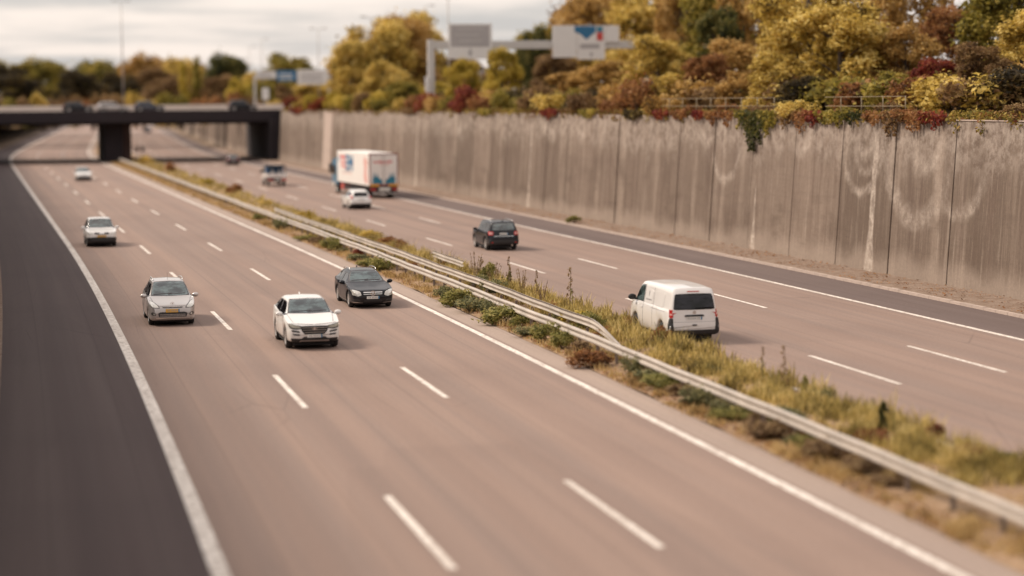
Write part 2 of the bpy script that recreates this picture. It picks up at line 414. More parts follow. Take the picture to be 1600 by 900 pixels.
# ------------------------------------------------------------------ setting: ground, carriageways, paint
def ys_list(Y0, Y1):
    out = [Y0]; 
    while out[-1] < Y1: out.append(min(Y1, out[-1] + (2.0 if out[-1] < 320 else 8.0)))
    return out

def strip(name, o0, o1, Y0, Y1, z, mat, z1=None):
    ys = ys_list(Y0, Y1); vs = []; uv = []; fs = []
    n = max(1, int(abs(o1 - o0) / 2))
    for Y in ys:
        for k in range(n + 1):
            o = o0 + (o1 - o0) * k / n
            zz = z if z1 is None else z + (z1 - z) * k / n
            vs.append(road(o, Y, zz)); uv.append((o, Y))
    for i in range(len(ys) - 1):
        for k in range(n):
            a = i * (n + 1) + k; fs.append((a, a + 1, a + n + 2, a + n + 1))
    return tag(link_mesh(name, vs, fs, mat, uvs=uv), kind='structure')

g = 3000
tag(link_mesh('ground', [(-g, -200, -.06), (g, -200, -.06), (g, 5000, -.06), (-g, 5000, -.06)], [(0, 1, 2, 3)], M['ground']), kind='structure')
O_L, O_1, O_2, O_M, O_SOIL0, O_SOIL1, O_E, O_R1, O_R2, O_R, O_K, O_W = 2.18, 6.30, 10.46, 14.90, 16.05, 20.45, 20.65, 23.92, 28.1, 32.6, 36.05, 38.5
O_LW = -2.7
strip('left_carriageway', 2.05, 15.15, -60, 1500, 0.0, M['road'])
strip('left_shoulder', -2.0, 2.05, -60, 1500, 0.0, M['shoulder'])
strip('left_verge', O_LW, -2.0, -60, 1500, 0.02, M['litter'])
strip('median_edge_paving', 15.15, O_SOIL0, -60, 1500, 0.0, M['gutter'])
strip('right_carriageway', O_SOIL1, 32.6, -60, 1500, 0.0, M['road'])
strip('right_shoulder', 32.6, O_K - .12, -60, 1500, 0.0, M['rshoulder'])

def marks():
    mb = MB()
    def seg(o, wd, Y0, Y1):
        n = max(1, int((Y1 - Y0) / (2 if Y0 < 320 else 8)))
        ys = np.linspace(Y0, Y1, n + 1); vs = []
        for Y in ys: vs += [road(o - wd / 2, Y, .006), road(o + wd / 2, Y, .006)]
        mb.add(vs, [(2 * i, 2 * i + 1, 2 * i + 3, 2 * i + 2) for i in range(n)])
    seg(O_L, .33, -40, 900); seg(O_M, .24, -40, 900); seg(O_E, .20, -40, 900); seg(O_R, .24, -40, 900)
    for o, s0, per in ((O_1, 42.8, 20.3), (O_2, 43.6, 20.35), (O_R1, 63.2, 20.6), (O_R2, 64.8, 20.6)):
        for k in range(-4, 40):
            e = s0 + per * k
            seg(o, .17, e - 7.1, e)
    return tag(mb.build('lane_markings', M['mark']), kind='structure')
marks()

def median():
    ys = ys_list(-60, 900); vs = []; fs = []; n = 12
    for i, Y in enumerate(ys):
        for k in range(n + 1):
            o = O_SOIL0 + (O_SOIL1 - O_SOIL0) * k / n
            z = .03 + .10 * math.sin(math.pi * k / n) + (0.03 * rng.random() if 0 < k < n else -.02)
            jit = rng.normal(0, .05) if k in (0, n) else 0
            vs.append(road(o + jit, Y, z))
    for i in range(len(ys) - 1):
        for k in range(n):
            a = i * (n + 1) + k; fs.append((a, a + 1, a + n + 2, a + n + 1))
    return tag(link_mesh('median_strip', vs, fs, M['soil'], smooth=True), kind='structure')
median()

def kerb():
    mb = MB(); Y = -60.0
    while Y < 400:
        Y1 = Y + 1.0; g = .012; h = .12 + rng.normal(0, .006)
        a = [road(O_K - .12, Y + g), road(O_K + .06, Y + g), road(O_K + .06, Y1 - g), road(O_K - .12, Y1 - g)]
        vs = [(x, y, -.05) for x, y, _ in a] + [(x, y, h) for x, y, _ in a]
        mb.add(vs, [(0, 1, 5, 4), (1, 2, 6, 5), (2, 3, 7, 6), (3, 0, 4, 7), (4, 5, 6, 7)]); Y = Y1
    tag(mb.build('kerb', M['kerb']), kind='structure')
kerb()
strip('wall_foot_path', O_K + .06, O_W + .1, -60, 400, .10, M['litter'], .16)

# land above the cutting
def land(name, side):
    ys = list(np.arange(-80, 340, 10)) + list(np.arange(340, 2000, 40)); vs = []; fs = []
    offs = [0, 1.5, 4, 8, 14, 22, 34, 60, 120, 400]
    for Y in ys:
        for d in offs:
            o = (O_W + .55 + d) if side > 0 else (O_LW - .55 - d)
            rise = (min(4.0, max(0, d - 3) * .16) if side > 0 else 0) * float(np.interp(Y, [-80, 190, 260, 2000], [1, 1, .0, 0]))
            vs.append(road(o, Y, upper_h(Y) - .03 + rise + (rng.normal(0, .06) if d > 2 else 0)))
    n = len(offs)
    for i in range(len(ys) - 1):
        for k in range(n - 1):
            a = i * n + k; fs.append((a, a + 1, a + n + 1, a + n))
    tag(link_mesh(name, vs, fs, M['land'], smooth=True), kind='structure')
land('hillside', 1)
land('embankment_ground', -1)

# ------------------------------------------------------------------ retaining walls
BATTER = .065
def wall_s(Y): return Y          # metres along, good enough on a gentle curve
def retaining_wall(name, label, off, side, Y0, Y1, pitch, mat, tall=True):
    root = empty(name, road(off, 100, 0)); tag(root, label, 'wall'); rx, ry = root.location[0], root.location[1]
    vs = []; fs = []; uv = []
    Y = Y0
    while Y < Y1 - .1:
        Yb = min(Y + pitch, Y1); g = .045; j = rng.normal(0, .018); n = 3; m = 8
        ha, hb = upper_h(Y), upper_h(Yb)
        def P(yy, h, k, d):
            z = h * k
            x = float(lat(off, yy)) + side * (BATTER * z + d)
            return (x - rx, yy - ry, z)
        base = len(vs)
        ya, yb = Y + g, Yb - g
        for iy in range(n + 1):
            yy = ya + (yb - ya) * iy / n; h = ha + (hb - ha) * iy / n
            for k in range(m + 1):
                vs.append(P(yy, h, k / m, j)); uv.append((yy, h * k / m))
        for iy in range(n):
            for k in range(m):
                a = base + iy * (m + 1) + k; fs.append((a, a + m + 1, a + m + 2, a + 1))
        # returns into the joints and the top
        b2 = len(vs)
        for (yy, h) in ((ya, ha), (yb, hb)):
            for k in (0, 1):
                for d in (j, .30): vs.append(P(yy, h, k, d)); uv.append((yy, h * k))
        fs += [(b2, b2 + 2, b2 + 3, b2 + 1), (b2 + 4, b2 + 5, b2 + 7, b2 + 6), (b2 + 2, b2 + 6, b2 + 7, b2 + 3)]
        Y = Yb
    o = link_mesh('wall_panels', vs, fs, mat, root, uvs=uv)
    # dark filler at the back of the joints, butting inside the panels
    vs = []; fs = []; ys = ys_list(Y0 + .02, Y1 - .02)
    for yy in ys:
        for k in (0, 1):
            z = upper_h(yy) * k * .995
            vs.append((float(lat(off, yy)) + side * (BATTER * z + .14) - rx, yy - ry, z))
    fs = [(2 * i, 2 * i + 2, 2 * i + 3, 2 * i + 1) for i in range(len(ys) - 1)]
    link_mesh('joint_filler', vs, fs, M['joint'], root)
    # coping
    mb = MB()
    def P(yy, d, z): return (float(lat(off, yy)) + side * (BATTER * upper_h(yy) + d) - rx, yy - ry, upper_h(yy) + z)
    vs = []; 
    for yy in ys:
        vs += [P(yy, -.015, .004), P(yy, -.015, .05), P(yy, .34, .05), P(yy, .34, .004)]
    mb.add(vs, [(4 * i + k, 4 * i + (k + 1) % 4, 4 * i + 4 + (k + 1) % 4, 4 * i + 4 + k) for i in range(len(ys) - 1) for k in range(4)] + [(0, 1, 2, 3), tuple(len(vs) - 4 + k for k in (3, 2, 1, 0))])
    mb.build('coping', M['concrete'], root)
    return root
ARCS = [(93.4, 6.5, .8, .45), (93.1, 6.4, 1.5, .35), (93.6, 6.2, 2.3, .40), (87.4, 6.2, 3.3, .75), (86.6, 6.8, 1.5, .7), (83.2, 5.6, 2.3, .6), (115.8, 6.9, .9, .6), (112.6, 5.9, 2.1, .45), (150, 6.8, .9, 1.0), (152.5, 7.0, .6, .8), (142, 6.8, .9, .7), (182, 6.8, .9, .8), (101.5, 6.9, 1.2, .5), (107.2, 7.1, .9, .6)]
M['wallm'] = wall_mat('streaked_panel_concrete', ARCS, [(92.1, .34, 7.0), (107.6, .10, 4.0), (156, .2, 7.2), (200, .35, 7.3)])
M['wallp'] = wall_mat('streaked_plain_concrete', [], [(40, .2, 5.0)]) if False else M['wallm']
retaining_wall('retaining_wall', 'tall streaked concrete panel wall along the right shoulder, creepers over its top', O_W, 1, 22.3, 300.0, 6.15, M['wallm'])
retaining_wall('retaining_wall', 'lower stained concrete wall seen through the underpass beyond the bridge', O_W, 1, 334.0, 620.0, 8.0, M['wallm'])
# pale pilaster near the bridge
pl = MB(); 
Ya = 252.0
for k in range(2):
    pass
pv = []
for yy in (Ya, Ya + 6.5):
    for z in (0, 7.3):
        for d in (-.12, .2):
            pv.append((float(lat(O_W, yy)) + BATTER * z + d, yy, z))
pl.add(pv, [(0, 4, 6, 2), (0, 2, 3, 1), (4, 5, 7, 6), (2, 6, 7, 3), (1, 3, 7, 5), (0, 1, 5, 4)])
tag(pl.build('wall_pilaster', M['concrete']), 'pale smooth concrete pilaster on the wall beyond the truck', 'pilaster')

# ------------------------------------------------------------------ bridge
BY0, BY1 = 303.0, 331.0
def bridge():
    root = empty('road_bridge', (float(lat(16.7, BY0)), BY0, 0)); tag(root, 'dark concrete road bridge spanning the whole motorway', 'bridge')
    rx, ry = root.location[0], root.location[1]
    xl, xr = float(lat(O_LW, BY0)) - 1.0, float(lat(O_W, BY0)) + 1.2
    mb = MB()
    mb.box(xl - rx - 60, xr - rx + 3, 0, BY1 - BY0, 6.15, 7.40, .03); mb.build('deck', M['bridgec'], root)
    mb = MB(); mb.box(xl - rx - 60, xr - rx + 3, -.25, .25, 5.85, 7.56, .04); mb.build('fascia_beam', M['bridgec'], root)
    mb = MB(); mb.box(xl - rx - 60, xr - rx + 30, BY1 - BY0 - .6, BY1 - BY0 - .3, 7.43, 8.35, .03); mb.build('parapet', M['parapet'], root)
    mb = MB()
    for i in range(8):
        y = 2.0 + i * 3.4; mb.box(xl - rx - 58, xr - rx, y, y + .5, 5.5, 6.147)
    mb.build('girders', M['bridgec'], root)
    # central pier between the carriageways, skewed with the road
    def wallbox(o0, o1, Y0, Y1, z0, z1, nm, mt):
        mb = MB(); a = [road(o0, Y0), road(o1, Y0), road(o1, Y1), road(o0, Y1)]
        vs = [(x - rx, y - ry, z0) for x, y, _ in a] + [(x - rx, y - ry, z1) for x, y, _ in a]
        mb.add(vs, [(0, 1, 5, 4), (1, 2, 6, 5), (2, 3, 7, 6), (3, 0, 4, 7), (4, 5, 6, 7), (3, 2, 1, 0)])
        return mb.build(nm, mt, root)
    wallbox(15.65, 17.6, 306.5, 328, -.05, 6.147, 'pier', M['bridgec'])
    wallbox(17.603, 18.55, 309.5, 327, -.05, 6.146, 'pier_lit_side', M['bridgelit'])  # block added beside the pier, its paler colour painting the lit side
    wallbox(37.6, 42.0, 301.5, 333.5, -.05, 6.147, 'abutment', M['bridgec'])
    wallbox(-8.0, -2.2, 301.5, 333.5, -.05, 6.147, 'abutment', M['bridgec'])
bridge()
tag(link_mesh('bridge_road', [(-75, BY0 + .4, 7.41), (120, BY0 + .4, 7.41), (120, BY1 - .7, 7.41), (-75, BY1 - .7, 7.41)], [(0, 1, 2, 3)], M['rshoulder'], uvs=[(0, 0), (0, 195), (27, 195), (27, 0)]), kind='structure')

# ------------------------------------------------------------------ guard rails
def w_profile():
    # (d towards traffic, z) of a W-beam, top at 0.78
    return [(.0, .78), (.045, .765), (.075, .735), (.075, .69), (.045, .66), (.012, .635), (.012, .605), (.045, .58), (.075, .55), (.075, .505), (.045, .475), (.0, .46)]
def guard_rail(label, off, side, Y0, Y1, posts=4.0, ramp0=0.0, offs=None, dz=0.0, ptop=.74):
    root = empty('guard_rail', road(off, (Y0 + Y1) / 2, 0)); tag(root, label, 'guard rail')
    rx, ry = root.location[0], root.location[1]
    ys = []; Y = Y0
    while Y < Y1: ys.append(Y); Y += .5 if ramp0 and Y < Y0 + ramp0 + 2 else (2.0 if Y < 320 else 6)
    ys.append(Y1)
    pr = w_profile(); th = .02; vs = []; n = len(pr)
    for Y in ys:
        k = 1.0
        if ramp0 and Y < Y0 + ramp0: q = (Y - Y0) / ramp0; k = q * q * (3 - 2 * q)
        oo = off if offs is None else offs(Y)
        wob = .012 * math.sin(Y * .31) + .008 * math.sin(Y * 1.1)
        for ring in (0, 1):
            for d, z in (pr if ring == 0 else pr[::-1]):
                dd = (d - ring * th)
                x, y, _ = road(oo + side * dd + .4 * wob, Y)
                vs.append((x - rx, y - ry, (z + dz + wob) * k + .02 * (1 - k)))
    N = 2 * n; fs = []
    for i in range(len(ys) - 1):
        for k in range(N): fs.append((i * N + k, i * N + (k + 1) % N, (i + 1) * N + (k + 1) % N, (i + 1) * N + k))
    mb = MB(); mb.add(vs, fs + [tuple(range(N)), tuple((len(ys) - 1) * N + k for k in range(N - 1, -1, -1))])
    mb.build('rail_beam', M['galv'], root)
    pm = MB(); pm.box(-.05, .05, -.035, .035, -.05, ptop, .006)
    p0 = None; Y = Y0 + (ramp0 if ramp0 else .5); cnt = 0
    while Y < Y1 and cnt < 98:
        oo = off if offs is None else offs(Y)
        x, y, _ = road(oo - side * .09, Y)
        if p0 is None: o = p0 = pm.build('post', M['post'], root)
        else:
            o = p0.copy(); COL.objects.link(o); o.parent = root
        o.location = (x - rx, y - ry, dz); cnt += 1; Y += posts
    return root
def back_off(Y): return 18.22
guard_rail('long double ridged steel guard rail beside the left carriageway, running to the bridge', 16.93, -1, 22, 300, 2.2)
guard_rail('weathered steel guard rail inside the median with its near end bent to the ground', 18.22, 1, 64.0, 152, 2.6, ramp0=5.5, ptop=.44)
guard_rail('short white rail end behind the weathered rail, below the dark compact SUV', 19.75, 1, 97, 104, 2.0, ptop=.44)

# ------------------------------------------------------------------ vehicles
def pchip(xs, ys, x):
    xs = np.asarray(xs, float); ys = np.asarray(ys, float)
    if xs[0] > xs[-1]: xs, ys = xs[::-1], ys[::-1]
    h = np.diff(xs); d = np.diff(ys) / h; m = np.zeros(len(xs))
    for i in range(1, len(xs) - 1):
        if d[i - 1] * d[i] > 0:
            w1 = 2 * h[i] + h[i - 1]; w2 = h[i] + 2 * h[i - 1]; m[i] = (w1 + w2) / (w1 / d[i - 1] + w2 / d[i])
    m[0], m[-1] = d[0], d[-1]
    x = np.clip(x, xs[0], xs[-1]); i = np.clip(np.searchsorted(xs, x) - 1, 0, len(h) - 1); t = (x - xs[i]) / h[i]
    return (2*t**3 - 3*t**2 + 1) * ys[i] + (t**3 - 2*t**2 + t) * h[i] * m[i] + (-2*t**3 + 3*t**2) * ys[i+1] + (t**3 - t**2) * h[i] * m[i+1]

def chaikin(p, it, closed=False):
    p = [np.asarray(q, float) for q in p]
    for _ in range(it):
        out = [] if closed else [p[0]]
        n = len(p)
        for i in range(n if closed else n - 1):
            a, b = p[i], p[(i + 1) % n]; out += [a * .75 + b * .25, a * .25 + b * .75]
        if not closed: out.append(p[-1])
        p = out
    return p

class Car:
    """+x forward, +y left, z up, origin on the ground at mid length"""
    def __init__(s, name, label, cat, paintm, L=4.4, W=1.8, H=1.5, axf=1.33, axr=-1.33, rw=.33, zlead=.72, xcowl=.95, zcowl=.98, xwt=.2, xrt=-1.6, zrt=None, xtail=-2.05, ztail=.95,
                 belt=(.80, .98), wroof=.70, sill=.22, group=None, tyre_w=.22, rimm='rim', wcowl=.86, nose=.0, lower=None, sq=.0):
        s.__dict__.update(locals()); s.h = L / 2
        s.root = empty(name, (0, 0, 0)); tag(s.root, label, cat, group)
        zrt = zrt or H - .08; h = s.h; s.zrt = zrt
        hw = W / 2
        s.fzt = ([h, h - .015, h - .06, h - .16, h - .34, xcowl, xwt, (xwt + xrt) / 2 + .25, xrt, xtail, -h + .03, -h],
                 [zlead * .60, zlead * .80, zlead * .93, zlead * .985, zlead + .015, zcowl, H - .025, H, zrt, ztail, ztail * .80, ztail * .60])
        s.fzb = ([h, h - .16, xcowl, xwt, xrt, -h + .25, -h], [zlead - .20, zlead - .075, zcowl - .07, belt[0] + .06, belt[1], belt[1] - .02, ztail * .5])
        s.fw = ([h, h - .04, h - .14, h - .38, h - .95, 0, -h + .8, -h + .28, -h + .06, -h], [hw * .74, hw * .83, hw * .905, hw * .97, hw, hw, hw * .99, hw * (.965 + .02 * sq), hw * (.90 + .065 * sq), hw * (.82 + .12 * sq)])
        s.fwr = ([h, h - .3, xcowl, xwt, (xwt + xrt) / 2, xrt, xtail, -h], [hw * .66, hw * .80, hw * wcowl, hw * wroof, hw * (wroof + .03), hw * (wroof - .02), hw * .82, hw * (.74 + .1 * sq)])
        s.fzs = ([h, h - .05, h - .2, axf - rw - .1, 0, axr - rw - .1, -h + .2, -h + .04, -h], [sill + .14, sill + .04, sill, sill - .01, sill - .02, sill, sill + .03, sill + .08, sill + .2])
        ar = rw + .055
        xs = set(np.round(np.linspace(-h, h, 46), 4)) | {h - .015, h - .03, h - .06, h - .1, -h + .015, -h + .03, -h + .06, -h + .1, xtail, xrt, xwt, xcowl}
        for ax in (axf, axr):
            xs = {x for x in xs if not (ax - ar - .02 < x < ax + ar + .02)}
            xs |= {ax + ar * math.cos(t) for t in np.linspace(0, math.pi, 15)} | {ax + ar + .004, ax - ar - .004}
        xs = np.array(sorted(xs)); s.xs = xs; s.ar = ar
        secs = []
        for x in xs: secs.append(s.section(x))
        n = len(secs[0]); vs = []; fs = []
        N = 2 * n - 2
        for x, sec in zip(xs, secs):
            ring = [(x, y, z) for y, z in sec] + [(x, -y, z) for y, z in sec[-2:0:-1]]
            vs += ring
        for i in range(len(xs) - 1):
            for k in range(N): fs.append((i * N + k, i * N + (k + 1) % N, (i + 1) * N + (k + 1) % N, (i + 1) * N + k))
        fs.append(tuple(range(N - 1, -1, -1))); fs.append(tuple((len(xs) - 1) * N + k for k in range(N)))
        mb = MB(); mb.add(vs, fs)
        s.body = mb.build('body', paintm, s.root, smooth=True)
        if lower:      # lower cladding in its own material
            s.body.data.materials.append(lower[1])
            for p in s.body.data.polygons:
                if p.center.z < lower[0]: p.material_index = 1
        bm = bmesh.new(); bm.from_mesh(s.body.data)
        s.bvh = BVHTree.FromBMesh(bm); bm.free()
        mb = MB(); mb.box(-h + .2, h - .25, -hw * .74, hw * .74, .14, .62, .02); mb.box(axr + rw + .1, axf - rw - .1, -hw * .90, hw * .90, .15, sill + .08, .02); mb.build('underbody', M['under'], s.root)  # box kept low and widened between the axles to block light underneath
        s.wheels()
    def f(s, tab, x): return float(pchip(tab[0], tab[1], np.array([x]))[0])
    def section(s, x):
        zt = s.f(s.fzt, x); zb = s.f(s.fzb, x); w = s.f(s.fw, x); wr = min(s.f(s.fwr, x), w * .93); zs = s.f(s.fzs, x)
        for ax in (s.axf, s.axr):
            if abs(x - ax) <= s.ar + 1e-6: zs = max(zs, s.rw + math.sqrt(max(0, s.ar ** 2 - (x - ax) ** 2)))
        zb = min(zb, zt - .035); zs = min(zs, zb - .06)
        cr = min(.10, .45 * (zt - zb)); D = zb - zs
        pts = [(0, zs), (w * .80, zs), (w * .955, zs + min(.03, .2 * D)), (w * .985, zs + .22 * D), (w, zs + .55 * D), (w * .985, zb - .18 * D), (w * .955, zb - .01), (w * .925 if zt - zb > .25 else (w * .9 + wr * .1), zb + .02),
               (w * .925 * .5 + wr * .5 if zt - zb > .25 else (w * .5 + wr * .5), zb + (zt - cr - zb) * .5), (wr, zt - cr), (wr * .88, zt - cr * .25), (wr * .55, zt - .012), (0, zt)]
        return chaikin(pts, 2)
    def wheels(s):
        for ax, in_ in ((s.axf, 0), (s.axr, 1)):
            for sd in (1, -1):
                r, tw = s.rw, s.tyre_w
                yo = sd * (s.W / 2 - .035)
                def Y(d): return yo - sd * d
                mb = MB(); prof = [(r * .66, 0.012), (r * .80, 0.0), (r * .93, .012), (r, .05), (r, tw - .05), (r * .93, tw - .01), (r * .66, tw)]
                K = 24; vs = []
                for q in range(K):
                    t = 2 * math.pi * q / K
                    for rr, d in prof: vs.append((ax + rr * math.cos(t), Y(d), r + rr * math.sin(t)))
                n = len(prof); mb.add(vs, [(q * n + k, q * n + k + 1, ((q + 1) % K) * n + k + 1, ((q + 1) % K) * n + k) for q in range(K) for k in range(n - 1)])
                wh = mb.build('wheel', M['tyre'], s.root, smooth=True)
                mb = MB(); rr = r * .665
                # rim ring, hub and spokes
                vs = []
                for q in range(K):
                    t = 2 * math.pi * q / K
                    for a, d in ((rr, .03), (rr, .006), (rr * .90, .008), (rr * .86, .035)): vs.append((ax + a * math.cos(t), Y(d), r + a * math.sin(t)))
                mb.add(vs, [(q * 4 + k, q * 4 + k + 1, ((q + 1) % K) * 4 + k + 1, ((q + 1) % K) * 4 + k) for q in range(K) for k in range(3)])
                ns = 5
                for q in range(ns):
                    t = 2 * math.pi * (q + .15) / ns
                    ct, st = math.cos(t), math.sin(t)
                    pts = []
                    for a, hw_ in ((.03, .05), (rr * .9, .032)):
                        for sg in (1, -1): pts.append((ax + a * ct - sg * hw_ * st, r + a * st + sg * hw_ * ct))
                    P = [pts[0], pts[1], pts[3], pts[2]]
                    mb.add([(x, Y(.014), z) for x, z in P] + [(x, Y(.05), z) for x, z in P], [(0, 1, 2, 3), (7, 6, 5, 4)] + [(i, (i + 1) % 4, (i + 1) % 4 + 4, i + 4) for i in range(4)])
                vs = [(ax, Y(.010), r)] + [(ax + .06 * math.cos(2 * math.pi * q / 12), Y(.012), r + .06 * math.sin(2 * math.pi * q / 12)) for q in range(12)]
                mb.add(vs, [(0, 1 + q, 1 + (q + 1) % 12) for q in range(12)])
                mb.build('rim', M[s.rimm], wh)
                mb = MB(); vs = [(ax, Y(.07), r)] + [(ax + rr * math.cos(2 * math.pi * q / 20), Y(.07), r + rr * math.sin(2 * math.pi * q / 20)) for q in range(20)]
                mb.add(vs, [(0, 1 + q, 1 + (q + 1) % 20) for q in range(20)]); mb.build('brake_disc', M['rimdark'], wh)
    def patch(s, name, poly, face, mat, lift=.005, sm=2, parent=None, n=None, res=.026, thick=.02):
        """lay an outline, seen from one face of the car, on the body surface"""
        poly = [np.asarray(p, float) for p in poly]
        if sm:
            q = []
            for i in range(len(poly)):
                p0, p1, p2 = poly[i - 1], poly[i], poly[(i + 1) % len(poly)]
                d0, d1 = p0 - p1, p2 - p1; rad = min(.055 * sm, .35 * np.linalg.norm(d0), .35 * np.linalg.norm(d1))
                u0, u1 = d0 / max(1e-9, np.linalg.norm(d0)), d1 / max(1e-9, np.linalg.norm(d1))
                q += [p1 + u0 * rad, p1 + u0 * rad * .3 + u1 * rad * .3 * .3 + u1 * rad * .2 * 0, p1 + u1 * rad * .3 + u0 * rad * .09, p1 + u1 * rad]
            poly = q
        P = np.array(poly); amin, amax = P[:, 0].min(), P[:, 0].max()
        nc = max(3, int((amax - amin) / res) + 1)
        As = np.linspace(amin + 1e-4, amax - 1e-4, nc)
        nb = n or max(2, int((P[:, 1].max() - P[:, 1].min()) / res) + 1)
        grid = []
        for a in As:
            hs = []
            for i in range(len(P)):
                p, q = P[i], P[(i + 1) % len(P)]
                if (p[0] - a) * (q[0] - a) < 0: hs.append(p[1] + (q[1] - p[1]) * (a - p[0]) / (q[0] - p[0]))
            if len(hs) < 2: grid.append([None] * (nb + 1)); continue
            lo, hi = min(hs), max(hs); row = []
            for k in range(nb + 1):
                b = lo + (hi - lo) * k / nb
                o, d = {'front': ((6, a, b), (-1, 0, 0)), 'rear': ((-6, a, b), (1, 0, 0)), 'left': ((a, 4, b), (0, -1, 0)), 'right': ((a, -4, b), (0, 1, 0)), 'top': ((a, b, 6), (0, 0, -1))}[face]
                hit, nr, _, _ = s.bvh.ray_cast(Vector(o), Vector(d))
                if hit is None: row.append(None)
                else:
                    if nr.dot(Vector(d)) > 0: nr = -nr
                    row.append((hit + nr * lift, hit - nr * (thick - lift)))
            grid.append(row)
        vs = []; idx = {}; fs = []
        for i, row in enumerate(grid):
            for k, c in enumerate(row):
                if c: idx[i, k] = len(vs); vs += [c[0], c[1]]
        cells = [(i, k) for i in range(nc - 1) for k in range(nb) if all(q in idx for q in ((i, k), (i + 1, k), (i, k + 1), (i + 1, k + 1)))]
        cells = [(i, k) for i, k in cells if max((grid[a][b][0] - grid[i][k][0]).length for a, b in ((i + 1, k), (i + 1, k + 1), (i, k + 1))) < max(.24, res * 3.5)]
        cs = set(cells)
        for i, k in cells:
            a, b, c, d = idx[i, k], idx[i + 1, k], idx[i + 1, k + 1], idx[i, k + 1]
            fs.append((a, b, c, d))
            for (q, e0, e1) in (((i, k - 1), a, b), ((i + 1, k), b, c), ((i, k + 1), c, d), ((i - 1, k), d, a)):
                if q not in cs: fs.append((e0, e0 + 1, e1 + 1, e1))
        if not fs: return None
        return link_mesh(name, vs, fs, mat, parent or s.root, smooth=False)
    def mirror(s, name, poly, face, mat, **kw):
        a = s.patch(name, poly, face, mat, **kw)
        if face in ('front', 'rear'): b = s.patch(name, [(-y, z) for y, z in poly], face, mat, **kw)
        else: b = s.patch(name, poly, 'right' if face == 'left' else 'left', mat, **kw)
        return a, b
    def windscreen(s, mat=None, bot=.03, top=.085, wb=.90, wt=.90):
        x = s.xcowl - .06; zb_ = s.f(s.fzt, s.xcowl) + bot; zt_ = s.H - top
        a = s.fwr; yb = s.f(a, s.xcowl) * wb; yt = s.f(a, s.xwt) * wt
        g = .035
        s.patch('windscreen_seal', [(-yb - g, zb_ - .02), (0, zb_ - .035), (yb + g, zb_ - .02), (yt + g, zt_ + .02), (0, zt_ + .042), (-yt - g, zt_ + .02)], 'front', M['ink'], lift=.0025, sm=.6, thick=.01)
        # bonnet shut lines and its front edge
        for sd in (1, -1):
            x0, x1 = s.xcowl - .02, s.h - .28; ya, yb2 = s.f(s.fwr, s.xcowl) * .97, s.f(s.fwr, s.h - .3) * .90
            s.patch('bonnet_seam', [(x0, sd * ya), (x0, sd * (ya + .014)), (x1, sd * (yb2 + .014)), (x1, sd * yb2)], 'top', M['ink'], lift=.002, sm=0, n=1, res=.08, thick=.006)
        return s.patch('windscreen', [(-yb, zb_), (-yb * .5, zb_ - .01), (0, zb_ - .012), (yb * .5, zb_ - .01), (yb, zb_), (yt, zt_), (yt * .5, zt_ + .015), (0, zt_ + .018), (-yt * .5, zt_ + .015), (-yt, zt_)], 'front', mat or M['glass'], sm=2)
    def rear_window(s, z0, z1, wb, wt, mat=None, sm=2):
        return s.patch('rear_window', [(-wb, z0), (0, z0 - .01), (wb, z0), (wt, z1), (0, z1 + .012), (-wt, z1)], 'rear', mat or M['gdark'], sm=sm)
    def side_window(s, x0, x1, taper0=0.0, taper1=0.0, mat=None, up=.05, dn=.045):
        """between x0 (rear) and x1 (front); top follows the roof edge"""
        xs = np.linspace(x0, x1, 9); top = []; bot = []
        for x in xs:
            zt, zb = s.f(s.fzt, x), s.f(s.fzb, x); cr = min(.10, .45 * (zt - zb))
            bot.append((x, zb + dn)); top.append((x, max(zb + dn + .02, zt - cr - up)))
        poly = bot + top[::-1]
        poly[9] = (poly[9][0] - taper1, poly[9][1]); poly[-1] = (poly[-1][0] + taper0, poly[-1][1])
        big = [(x, z - .018) for x, z in bot] + [(x, z + .016) for x, z in top[::-1]]
        big = [(x + (-.03 if i in (0, len(big) - 1) else .03 if i in (8, 9) else 0), z) for i, (x, z) in enumerate(big)]
        for f in ('left', 'right'): s.patch('window_trim', big, f, M['ink'], sm=.4, lift=.002, thick=.01)
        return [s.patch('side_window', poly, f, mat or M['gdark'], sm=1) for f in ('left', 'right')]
    def seam(s, x, z0, z1, w=.012):
        for f in ('left', 'right'): s.patch('door_seam', [(x - w, z0), (x + w, z0), (x + w, z1), (x - w, z1)], f, M['ink'], lift=.002, sm=0, res=.05)
    def handles(s, xs, z):
        for x in xs:
            for sd in (1, -1):
                hit, nr, _, _ = s.bvh.ray_cast(Vector((x, 4 * sd, z)), Vector((0, -sd, 0)))
                if hit:
                    mb = MB(); mb.box(x - .1, x + .1, hit.y - .012, hit.y + .022 if sd > 0 else hit.y + .012, z - .016, z + .016, .006) if sd > 0 else mb.box(x - .1, x + .1, hit.y - .022, hit.y + .012, z - .016, z + .016, .006)
                    mb.build('door_handle', s.paintm, s.root)
    def mirrors(s, x, z, mat=None, k=1.0):
        w = s.f(s.fw, x)
        for sd in (1, -1):
            bm = bmesh.new(); bmesh.ops.create_uvsphere(bm, u_segments=14, v_segments=10, radius=1)
            for v in bm.verts:
                c = v.co; v.co = Vector((x + .085 * k * max(-.55, c.x), sd * (w + .09 * k) + .125 * k * c.y, z + .085 * k * c.z + .0))
            mb = MB(); mb.bm(bm); y0, y1 = sorted((sd * (w - .09), sd * (w + .05)))
            mb.box(x - .02, x + .05, y0, y1, z - .085 * k, z - .04 * k, .01)
            mb.build('wing_mirror', mat or s.paintm, s.root, smooth=True)
